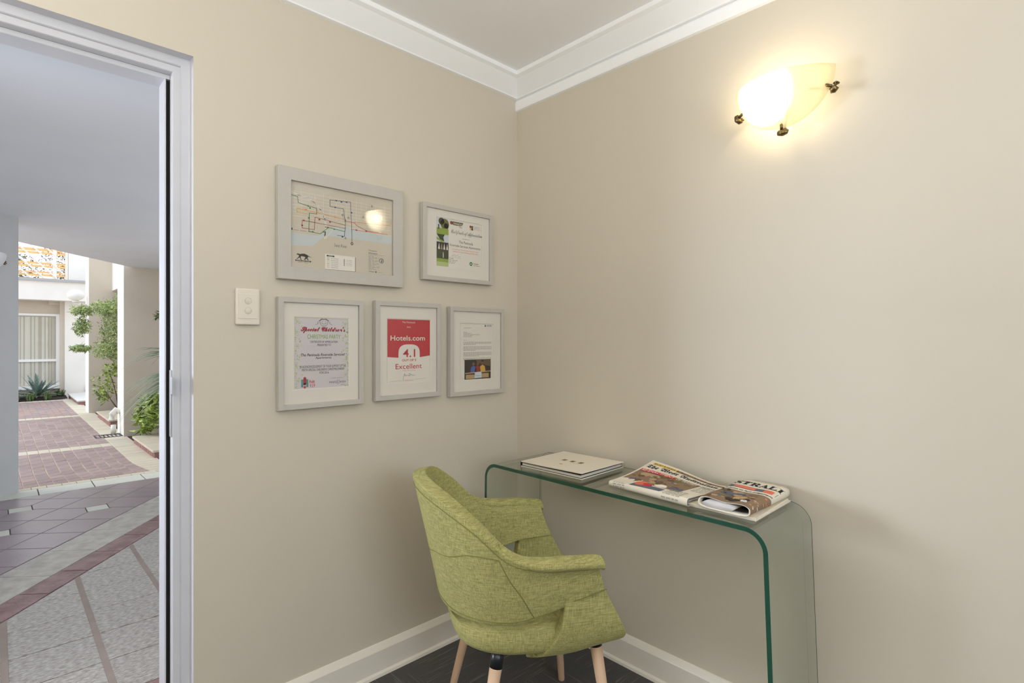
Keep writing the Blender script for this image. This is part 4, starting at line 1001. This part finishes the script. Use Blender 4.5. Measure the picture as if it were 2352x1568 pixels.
for x in (-.036, .004, .044):
    mb.face([(x - .009, -.012, cz(x, -1)), (x + .009, -.012, cz(x, -1)), (x + .009, .010, cz(x, -1)), (x - .009, .010, cz(x, -1))], 'ink_gold')
    mb.face([(x - .008, -.008, cz(x, -1) + .0002), (x + .004, -.011, cz(x, -1) + .0002), (x + .002, .0, cz(x, -1) + .0002)], 'ink_olive')
mb.face([(-.012, -.066, cz(0, -1)), (.004, -.066, cz(0, -1)), (.006, -.062, cz(0, -1)), (-.008, -.060, cz(0, -1))], 'ink_gold'); mb.build('cover_emblem', bk, fixn=False)

# ------------------------------------------------------------------ magazines under the second newspaper
for i, (z, rz, dx, lab) in enumerate(((DZ + .0003, R(0.5), 0, 'glossy magazine at the bottom, under the folded newspaper at the desk end'), (DZ + .0048, R(2.0), -.004, 'white-covered magazine directly under the folded newspaper at the desk end'))):
    m_ = thing('magazine', lab, 'magazine', (1.118 + dx, -0.162, z), rz, 'magazines under the newspaper')
    mb = MB(); mb.box((-.100, -.128, 0), (.102, .130, .0034), 'page_edges'); mb.build('pages', m_)
    mb = MB(); mb.box((-.102, -.130, .0034), (.104, .132, .0041), 'cover_white'); mb.box((.1025, -.130, .0), (.104, .132, .0034), 'cover_white'); mb.build('cover', m_)

# ------------------------------------------------------------------ newspapers: folded wads with a shaped top
def newspaper(name, label, loc, rz, L, W, hfun, content, layers=5, fold='front', group='folded newspapers on the desk'):
    t = thing(name, label, 'newspaper', loc, rz, group)
    # cross-section in the y direction: a fold at the front (rounded), open edges at the back
    nu = 26; nv = 20
    def top(u, v): return (u, v, hfun(u / L, v / W))
    V = []; F = []
    ys = [W * j / nv for j in range(nv + 1)]
    for i in range(nu + 1):
        u = L * i / nu; h0 = hfun(i / nu, 0)
        ring = []
        for a in range(0, 7):  # rounded front
            ang = R(-90 + 90 * a / 6) ; r = h0 / 2
        # bottom edge -> front bulge -> top
        ring += [(u, W, hfun(i / nu, 1) - 0.006 - 0.004), (u, W * .5, max(0, hfun(i / nu, .5) - 0.014)), (u, 0.004, 0.0)]
        for a in range(1, 8):
            ang = R(-90 - 180 * a / 8); r = h0 / 2; ring.append((u, 0.006 + r * math.cos(ang) * .8, r + r * math.sin(ang)))
        for y in ys: ring.append((u, y if y > 0.006 else 0.006, hfun(i / nu, y / W)))
        V += ring; k = len(ring)
    for i in range(nu):
        for j in range(k - 1): F.append((i * k + j, (i + 1) * k + j, (i + 1) * k + j + 1, i * k + j + 1))
    mb = MB(); mb.mesh(V, F, 'newsprint', True)
    mb.build('outer_sheet', t)
    # inner sheets: thin curled leaves visible at the ends and back
    for q in range(layers):
        s = (q + 1) / (layers + 1); mb = MB(); V = []
        for i in range(9):
            u = L * (0.004 + 0.992 * i / 8) + (0.002 if q % 2 else -.0015) * (1 if i == 8 else -1 if i == 0 else 0)
            for j in range(8):
                v = 0.004 + (W - 0.006 - .003 * (q % 3)) * j / 7
                V.append((u, v, max(.0008, hfun(i / 8, v / W) * s if v < W * .6 else hfun(i / 8, v / W) - 0.011 * (1 - s) - .0008)))
        mb.mesh(V, [(i * 8 + j, (i + 1) * 8 + j, (i + 1) * 8 + j + 1, i * 8 + j + 1) for i in range(8) for j in range(7)], 'newsprint_grey', True); mb.build('inner_sheet', t)
    def fn(u, v, w):
        if v >= 0.006: 
            e = 1e-3; return (u, v, hfun(u / L, v / W) + w + 0.0004)
        # wrap down over the front fold
        h0 = hfun(u / L, 0); r = h0 / 2; s = (0.006 - v) / max(r * math.pi * .9, 1e-4); ang = R(90 + 180 * min(s, 1))
        return (u, 0.006 + (r + w + .0004) * math.cos(ang) * .8 - w, r + (r + w + .0004) * math.sin(ang))
    P = Print(fn, L, W); content(P); 
    P.done(t); return t
def blob(P, u, v, r, c, k=2, n=11, ry=None):
    ry = ry or r * P.w / P.h; q = random.uniform(.5, 1.0); ph = random.uniform(0, 3.14)
    P.poly([(u + r * math.cos(a) * f, v + ry * math.sin(a) * f * q) for a, f in ((ph + 6.283 * i / n, random.uniform(.65, 1.25)) for i in range(n))], c, k)
def photo(P, u0, u1, v0, v1, base, cols, n, r, k=1):
    for i in range(8):
        for j in range(5):
            P.poly([(u0 + (u1 - u0) * (i + a) / 8, v0 + (v1 - v0) * (j + b) / 5) for a, b in ((0, 0), (1, 0), (1, 1), (0, 1))], base, k)
    for i in range(n):
        rr = r * random.uniform(.45, 1.2); blob(P, random.uniform(u0 + rr, u1 - rr), random.uniform(v0 + rr * P.w / P.h, v1 - rr * P.w / P.h), rr, random.choice(cols), k + 1 + i // 14)
FR = lambda s: scr(s, 0x1D56C, 0x1D586)
def c1(P):
    def strip(u0, u1, v0, v1, m, k=1): 
        nu = max(1, int((u1 - u0) * 14)); nvv = max(1, int((v1 - v0) * 10))
        for i in range(nu):
            for j in range(nvv):
                P.poly([(u0 + (u1 - u0) * (i + a) / nu, v0 + (v1 - v0) * (j + b) / nvv) for a, b in ((0, 0), (1, 0), (1, 1), (0, 1))], m, k)
    strip(.06, .38, .885, .945, 'ink_yellow', 1); strip(.38, .97, .885, .945, 'ink_brown', 1)
    P.txt('SPORT & GUIDE', .075, .365, .895, .935, 'ink_black', 3, bold=True); P.txt('AFL TITLE RACE HOTS UP THIS WEEKEND', .40, .95, .895, .935, 'ink_tan', 3, bold=True)
    P.txt(FR('The West Australian'), .04, .95, .735, .865, 'ink_black', 3, bold=True)
    photo(P, .03, .80, .18, .70, 'ink_mid', ['ink_brown', 'ink_mid', 'ink_olive', 'ink_brown', 'ink_tan', 'ink_mid', 'ink_slate'], 44, .060)
    blob(P, .20, .52, .09, 'ink_tan', 5, 14); blob(P, .34, .20, .05, 'ink_coral', 6, 12); blob(P, .42, .27, .05, 'ink_tan', 6); blob(P, .40, .17, .04, 'ink_red', 7); blob(P, .56, .24, .08, 'ink_white', 6, 12)
    strip(.05, .50, .612, .690, 'ink_red', 8); P.txt('RE-ENACTMENT', .06, .49, .625, .680, 'ink_white', 10); P.txt('OF TRAGEDY', .52, .78, .62, .68, 'ink_white', 8)
    for i in range(5): P.words(.83, .98, .62 - .06 * i, .02, 'ink_faint', 2)
    P.txt('Heartbreak', .82, .97, .66, .70, 'ink_black', 3, bold=True)
    P.txt('for family', .82, .95, .60, .64, 'ink_black', 3)
    strip(.03, .30, .06, .28, 'newsprint', 1)
    for i in range(3): P.words(.06, .22, .005 - .028 * i + .0, .014, 'ink_faint', 2)
    strip(.27, .66, -.10, .14, 'ink_slate', 2); P.disc(.34, .16, .07, 'ink_coral', 3, 14); P.disc(.44, .14, .05, 'ink_red', 3, 12)
    strip(.05, .27, -.02, .12, 'newsprint_grey', 1)
    for i in range(6): P.words(.70, .90, .20 - .05 * i, .016, 'ink_faint', 3)
def h1(a, b):
    # flat fold at the front, back-left corner lifted
    base = 0.018 + 0.006 * a * (1 - b) + 0.002 * math.sin(a * 3.1)
    return base + 0.034 * max(0, b) ** 1.8 * max(0, 1 - a * 1.25) ** 1.3 + 0.004 * math.sin(a * 5) * b
newspaper('folded_newspaper', 'folded newspaper with gothic masthead and one lifted corner, middle of the glass desk', (0.735, -0.285, DZ + .0005), R(-4), 0.298, 0.245, h1, c1, 5)
def c2(P):
    def strip(u0, u1, v0, v1, m, k=1):
        nu = 8; nvv = max(2, int((v1 - v0) * 12))
        for i in range(nu):
            for j in range(nvv): P.poly([(u0 + (u1 - u0) * (i + a) / nu, v0 + (v1 - v0) * (j + b) / nvv) for a, b in ((0, 0), (1, 0), (1, 1), (0, 1))], m, k)
    photo(P, .02, .85, .01, .50, 'ink_mid', ['ink_brown', 'ink_slate', 'ink_olive', 'ink_mid', 'ink_brown', 'ink_photodark', 'ink_tan'], 40, .10)
    photo(P, .85, 1.12, .01, .50, 'ink_mid', ['ink_brown'], 0, .02)
    for i in range(16): blob(P, random.uniform(.90, 1.08), random.uniform(.06, .45), .025, random.choice(['ink_tan', 'ink_brown', 'ink_paperlilac', 'ink_wood', 'ink_coral']), 3, 8)
    blob(P, .30, .30, .16, 'ink_slate', 5, 14); blob(P, .48, .36, .12, 'ink_slate', 5, 12); blob(P, .46, .42, .07, 'ink_tan', 6); blob(P, .62, .20, .13, 'ink_wood', 5); blob(P, .76, .12, .08, 'ink_paperlilac', 5, 12); blob(P, .78, .30, .06, 'ink_tan', 6); blob(P, .2, .1, .07, 'ink_tan', 6)
    P.txt('lackson to face judgement', .02, .97, .52, .575, 'ink_black', 3, bold=True)
    strip(.02, .97, .61, .70, 'ink_slate', 1); strip(.12, .55, .625, .69, 'ink_coral', 2); strip(.72, .90, .61, .70, 'ink_coral', 2)
    P.txt(''.join(chr(0x1D400 + ord(c) - 65) for c in 'STRALI'), .02, .98, .745, .875, 'ink_black', 3, bold=True)
# second paper: folded lengthwise into a flat tube, open end toward the front of the desk
n2 = thing('rolled_newspaper', 'thick folded newspaper with bold cut-off masthead, on magazines at the right end of the desk', 'newspaper', (1.060, -0.297, DZ + .0094), R(-2), 'folded newspapers on the desk')
NW, NL = 0.152, 0.268
def nh(v): return 0.029 + 0.006 * v + 0.002 * math.sin(v * 9)
def loop(s, v, inset=0.0):   # s in [0,1): round the flattened tube, 0 = left edge mid height, going over the top
    a = math.pi - 2 * math.pi * s; w = NW / 2 - inset; h = nh(v) / 2 - inset
    cx, cz2 = math.cos(a), math.sin(a)
    x = NW / 2 + w * math.copysign(abs(cx) ** .42, cx); z = nh(v) / 2 + h * math.copysign(abs(cz2) ** .62, cz2)
    if z > nh(v) / 2: z += 0.0025 * math.sin(x * 60) * (1 - v)
    return x, z
mb = MB(); V = []; NS, NV = 56, 12
for i in range(NV + 1):
    v = i / NV
    for k in range(NS): x, z = loop(k / NS, v); V.append((x, NL * v + (0.006 * math.sin(k / NS * 6.28) if i in (0,) else 0), max(z, 0.0003)))
mb.mesh(V, [(i * NS + k, i * NS + (k + 1) % NS, (i + 1) * NS + (k + 1) % NS, (i + 1) * NS + k) for i in range(NV) for k in range(NS)], 'newsprint', True)
o = mb.build('outer_sheet', n2); md = o.modifiers.new('thick', 'SOLIDIFY'); md.thickness = 0.0028; md.offset = -1
# top print: u runs over the top and down the right-hand fold
def topfn(u, v, w):
    t = u / NW; vv = min(max(v / NL, 0), 1)
    if t <= .86: s_ = None; x = .006 + t * NW * .985; z0 = nh(vv) / 2 + (nh(vv) / 2) * max(0.0, 1 - abs((x - NW / 2) / (NW / 2)) ** 4.8) ** .26 if x < NW - .004 else 0
    if t <= .86: return (x, v, z0 + 0.0025 * math.sin(x * 60) * (1 - vv) + w + .0004)
    q = (t - .86) / .30; a = R(62 - 110 * q); x, z = NW / 2 + (NW / 2 + w + .0005) * abs(math.cos(a)) ** .42, nh(vv) / 2 + (nh(vv) / 2) * math.copysign(abs(math.sin(a)) ** .62, math.sin(a))
    return (x, v, z + 0.0025 * math.sin(x * 60) * (1 - vv) * (1 if z > nh(vv) / 2 else 0) + w)
P = Print(topfn, NW, NL); c2(P); P.done(n2)
for q in range(3):
    mb = MB(); V = []; ins = 0.004 + 0.0022 * q; y0 = 0.010 + .006 * q
    for i in range(3):
        for k in range(40): x, z = loop(k / 40, i / 2, ins); V.append((x + .002 * math.sin(k * .9 + q) * (i == 0), y0 + (NL - y0 - .004) * i / 2, z))
    mb.mesh(V, [(i * 40 + k, i * 40 + (k + 1) % 40, (i + 1) * 40 + (k + 1) % 40, (i + 1) * 40 + k) for i in range(2) for k in range(40)], ('newsprint_grey', 'newsprint_shaded', 'newsprint_shaded')[q], True); mb.build('inner_sheet', n2)  # deeper sheets coloured darker for the shade inside the tube
mb = MB(); V = []
for i in range(3):
    for k in range(20): a = 2 * math.pi * k / 20; V.append((.060 + .046 * math.copysign(abs(math.cos(a)) ** .5, math.cos(a)), -.002 + .12 * i, .0125 + .0085 * math.sin(a)))
mb.mesh(V, [(i * 20 + k, i * 20 + (k + 1) % 20, (i + 1) * 20 + (k + 1) % 20, (i + 1) * 20 + k) for i in range(2) for k in range(20)] + [tuple(range(20))], 'newsprint_grey', True); mb.build('rolled_section', n2, label='pale inner section showing at the open end')

# ------------------------------------------------------------------ green armchair
CH = (0.600, -0.560); TH = R(61)
ch = thing('tub_armchair', 'green linen tub armchair with splayed wooden legs in front of the glass desk', 'chair', (CH[0], CH[1], 0), TH)
# local: +x = forward, +y = chair left, z up
def catmull(P, n):
    out = []
    for i in range(len(P) - 1):
        p0, p1, p2, p3 = P[max(i - 1, 0)], P[i], P[i + 1], P[min(i + 2, len(P) - 1)]
        for k in range(n):
            t = k / n
            out.append(tuple(0.5 * ((2 * b) + (-a + c) * t + (2 * a - 5 * b + 4 * c - d) * t * t + (-a + 3 * b - 3 * c + d) * t ** 3) for a, b, c, d in zip(p0, p1, p2, p3)))
    out.append(tuple(P[-1])); return out
def surf(cols, n, m=8):   # cols: list of column control points -> dense grid
    C1 = [catmull(c, m) for c in cols]; rows = list(zip(*C1)); R2 = [catmull(list(r), n) for r in rows]
    return [list(c) for c in zip(*R2)]   # grid[u][v]
def grid_mesh(mb, G_, m):
    nu, nv = len(G_), len(G_[0]); V = [p for c in G_ for p in c]
    mb.mesh(V, [(i * nv + j, (i + 1) * nv + j, (i + 1) * nv + j + 1, i * nv + j + 1) for i in range(nu - 1) for j in range(nv - 1)], m, True)
def soft(name, G_, th, parent, off=0.0, **k):
    mb = MB(); grid_mesh(mb, G_, 'green_linen'); o = mb.build(name, parent, **k)
    md = o.modifiers.new('thick', 'SOLIDIFY'); md.thickness = th; md.offset = off; md.use_even_offset = False
    bv = o.modifiers.new('round', 'BEVEL'); bv.width = th * 0.46; bv.segments = 4; bv.limit_method = 'ANGLE'; bv.angle_limit = R(50)
    return o
# stations from near arm front (l<0) round the back to the far arm: (bottom, mid, upper, rim)
half = [
    [(.172, .240, .535), (.160, .250, .572), (.145, .258, .618), (.138, .272, .645)],
    [(.060, .238, .528), (.063, .254, .572), (.066, .262, .620), (.068, .280, .652)],
    [(-.020, .240, .508), (-.022, .258, .570), (-.025, .266, .622), (-.030, .282, .660)],
    [(-.095, .236, .494), (-.102, .254, .570), (-.110, .264, .632), (-.115, .276, .690)],
    [(-.165, .205, .492), (-.180, .226, .590), (-.192, .240, .690), (-.200, .246, .770)],
    [(-.215, .140, .487), (-.236, .162, .600), (-.256, .180, .730), (-.268, .190, .822)],
    [(-.238, .070, .484), (-.262, .086, .605), (-.290, .098, .745), (-.308, .105, .842)],
]
ctr = [(-.246, 0, .483), (-.272, 0, .607), (-.304, 0, .750), (-.326, 0, .848)]
cols = [[(x, -y, z) for x, y, z in c] for c in half] + [ctr] + [[(x, y, z) for x, y, z in c] for c in half[::-1]]
Gb = surf(cols, 7, 6)
soft('backrest', Gb, 0.040, ch)
# padded arm tops
for s in (-1, 1):
    mb = MB(); pts = catmull([(.152, s * .272, .636), (.138, s * .274, .643), (.060, s * .281, .651), (-.030, s * .282, .656), (-.095, s * .276, .672), (-.140, s * .266, .708)], 6)
    rs = [0.017 + 0.008 * min(1, i / 3) for i in range(len(pts))]; rs = [r * min(1, .45 + .55 * (len(pts) - 1 - i) / 12) for i, r in enumerate(rs)]
    V = []; nn_ = 14
    for i, p in enumerate(pts):
        for k in range(nn_): a = 2 * math.pi * k / nn_; V.append((p[0], p[1] + rs[i] * 1.15 * math.cos(a), p[2] + rs[i] * .72 * math.sin(a)))
    F = [(i * nn_ + k, i * nn_ + (k + 1) % nn_, (i + 1) * nn_ + (k + 1) % nn_, (i + 1) * nn_ + k) for i in range(len(pts) - 1) for k in range(nn_)] + [tuple(range(nn_))[::-1], tuple((len(pts) - 1) * nn_ + k for k in range(nn_))]
    mb.mesh(V, F, 'green_linen', True); mb.build('armrest', ch)
# side panels: from under the arm front down to the seat
for s in (-1, 1):
    cols = [  # front edge -> rear edge ; top -> bottom
        [(.142, s * .262, .630), (.164, s * .248, .565), (.206, s * .247, .482), (.236, s * .234, .424), (.218, s * .185, .388)],
        [(.110, s * .256, .600), (.130, s * .246, .540), (.155, s * .247, .464), (.160, s * .226, .408), (.140, s * .176, .374)],
        [(.080, s * .253, .570), (.090, s * .250, .520), (.095, s * .244, .450), (.085, s * .218, .392), (.065, s * .166, .360)],
        [(.050, s * .247, .540), (.045, s * .245, .500), (.032, s * .238, .445), (.000, s * .208, .386), (-.035, s * .152, .356)],
    ]
    soft('side_panel', surf(cols, 6, 5), 0.036, ch)
# seat cushion: one rounded closed form
mb = MB(); V = []; st = catmull([(-.236, .020, .448, .430), (-.232, .110, .468, .408), (-.205, .172, .476, .382), (-.130, .218, .492, .362), (-.03, .230, .494, .352), (.08, .230, .476, .356), (.17, .226, .448, .368), (.220, .216, .436, .382), (.240, .195, .424, .394), (.246, .120, .414, .402)], 4)
K = 28
for x, w, zt, zb in st:
    for k in range(K):
        a = 2 * math.pi * k / K; cy, cz_ = math.cos(a), math.sin(a); e = 0.62
        yy = w * math.copysign(abs(cy) ** e, cy); zz = math.copysign(abs(cz_) ** e, cz_)
        V.append((x, yy, (zt + zb) / 2 + (zt - zb) / 2 * zz - (min(0.035, max(0.006, zt - .435)) * (1 - (yy / w) ** 2) if zz > 0 else 0)))
n_ = len(st); mb.mesh(V, [(i * K + k, (i + 1) * K + k, (i + 1) * K + (k + 1) % K, i * K + (k + 1) % K) for i in range(n_ - 1) for k in range(K)] + [tuple(range(K)), tuple((n_ - 1) * K + k for k in range(K))[::-1]], 'green_linen', True)
mb.build('seat', ch)
# stitched seams
def seam(pts, r=0.0016): mb = MB(); mb.tube(catmull(pts, 5), r, 'seam_thread', 5); return mb.build('seam', ch)
def outer(u_i, v_i, lift=0.0208):
    i = min(max(u_i, 1), len(Gb) - 2); j = min(max(v_i, 1), len(Gb[0]) - 2)
    a = Vector(Gb[i + 1][j]) - Vector(Gb[i - 1][j]); b = Vector(Gb[i][j + 1]) - Vector(Gb[i][j - 1]); nrm = a.cross(b).normalized()
    p = Vector(Gb[u_i][v_i]); c = Vector((0, 0, p.z)); 
    if nrm.dot(p - Vector((0.0, 0, p.z))) < 0: nrm = -nrm
    return p + nrm * lift
nU, nV = len(Gb), len(Gb[0])
seam([outer(i, nV - 3) for i in range(1, nU - 1, 2)], .0014)
seam([outer(i, 1) for i in range(1, nU - 1, 2)], .0014)
seam([outer(i, j, .0205) for i, j in ((23, 15), (26, 13), (30, 11), (35, 9), (42, 8), (49, 7), (56, 8), (63, 9), (68, 11), (72, 13), (75, 15))], .0013)
for sg in (0, 1): seam([outer(i if sg == 0 else nU - 1 - i, j) for i, j in ((23, 15), (21, 11), (19, 7), (17, 3), (16, 1))], .0014)
for s in (-1, 1):
    seam([(.168, s * .2695, .562), (.12, s * .2705, .550), (.07, s * .2700, .540)], .0012)
    pass
# legs with black collars
for sx, sy in ((1, -1), (1, 1), (-1, -1), (-1, 1)):
    tpx, tpy = (.170 if sx > 0 else -.120), .172; bx_, by_ = (.215 if sx > 0 else -.200), .230
    top = Vector((tpx, sy * tpy, 0.397 if sx > 0 else .375)); bot = Vector((bx_, sy * by_, 0.0)); d = top - bot
    mb = MB(); mb.tube([bot, bot + d * .012, bot + d * .5, bot + d * .90], [.0105, .0115, .0145, .0180], 'leg_wood', 18); lg = mb.build('leg', ch)
    mb = MB(); mb.tube([bot + d * .895, bot + d * 1.02], [.0183, .0188], 'collar_black', 18); mb.build('collar', lg)
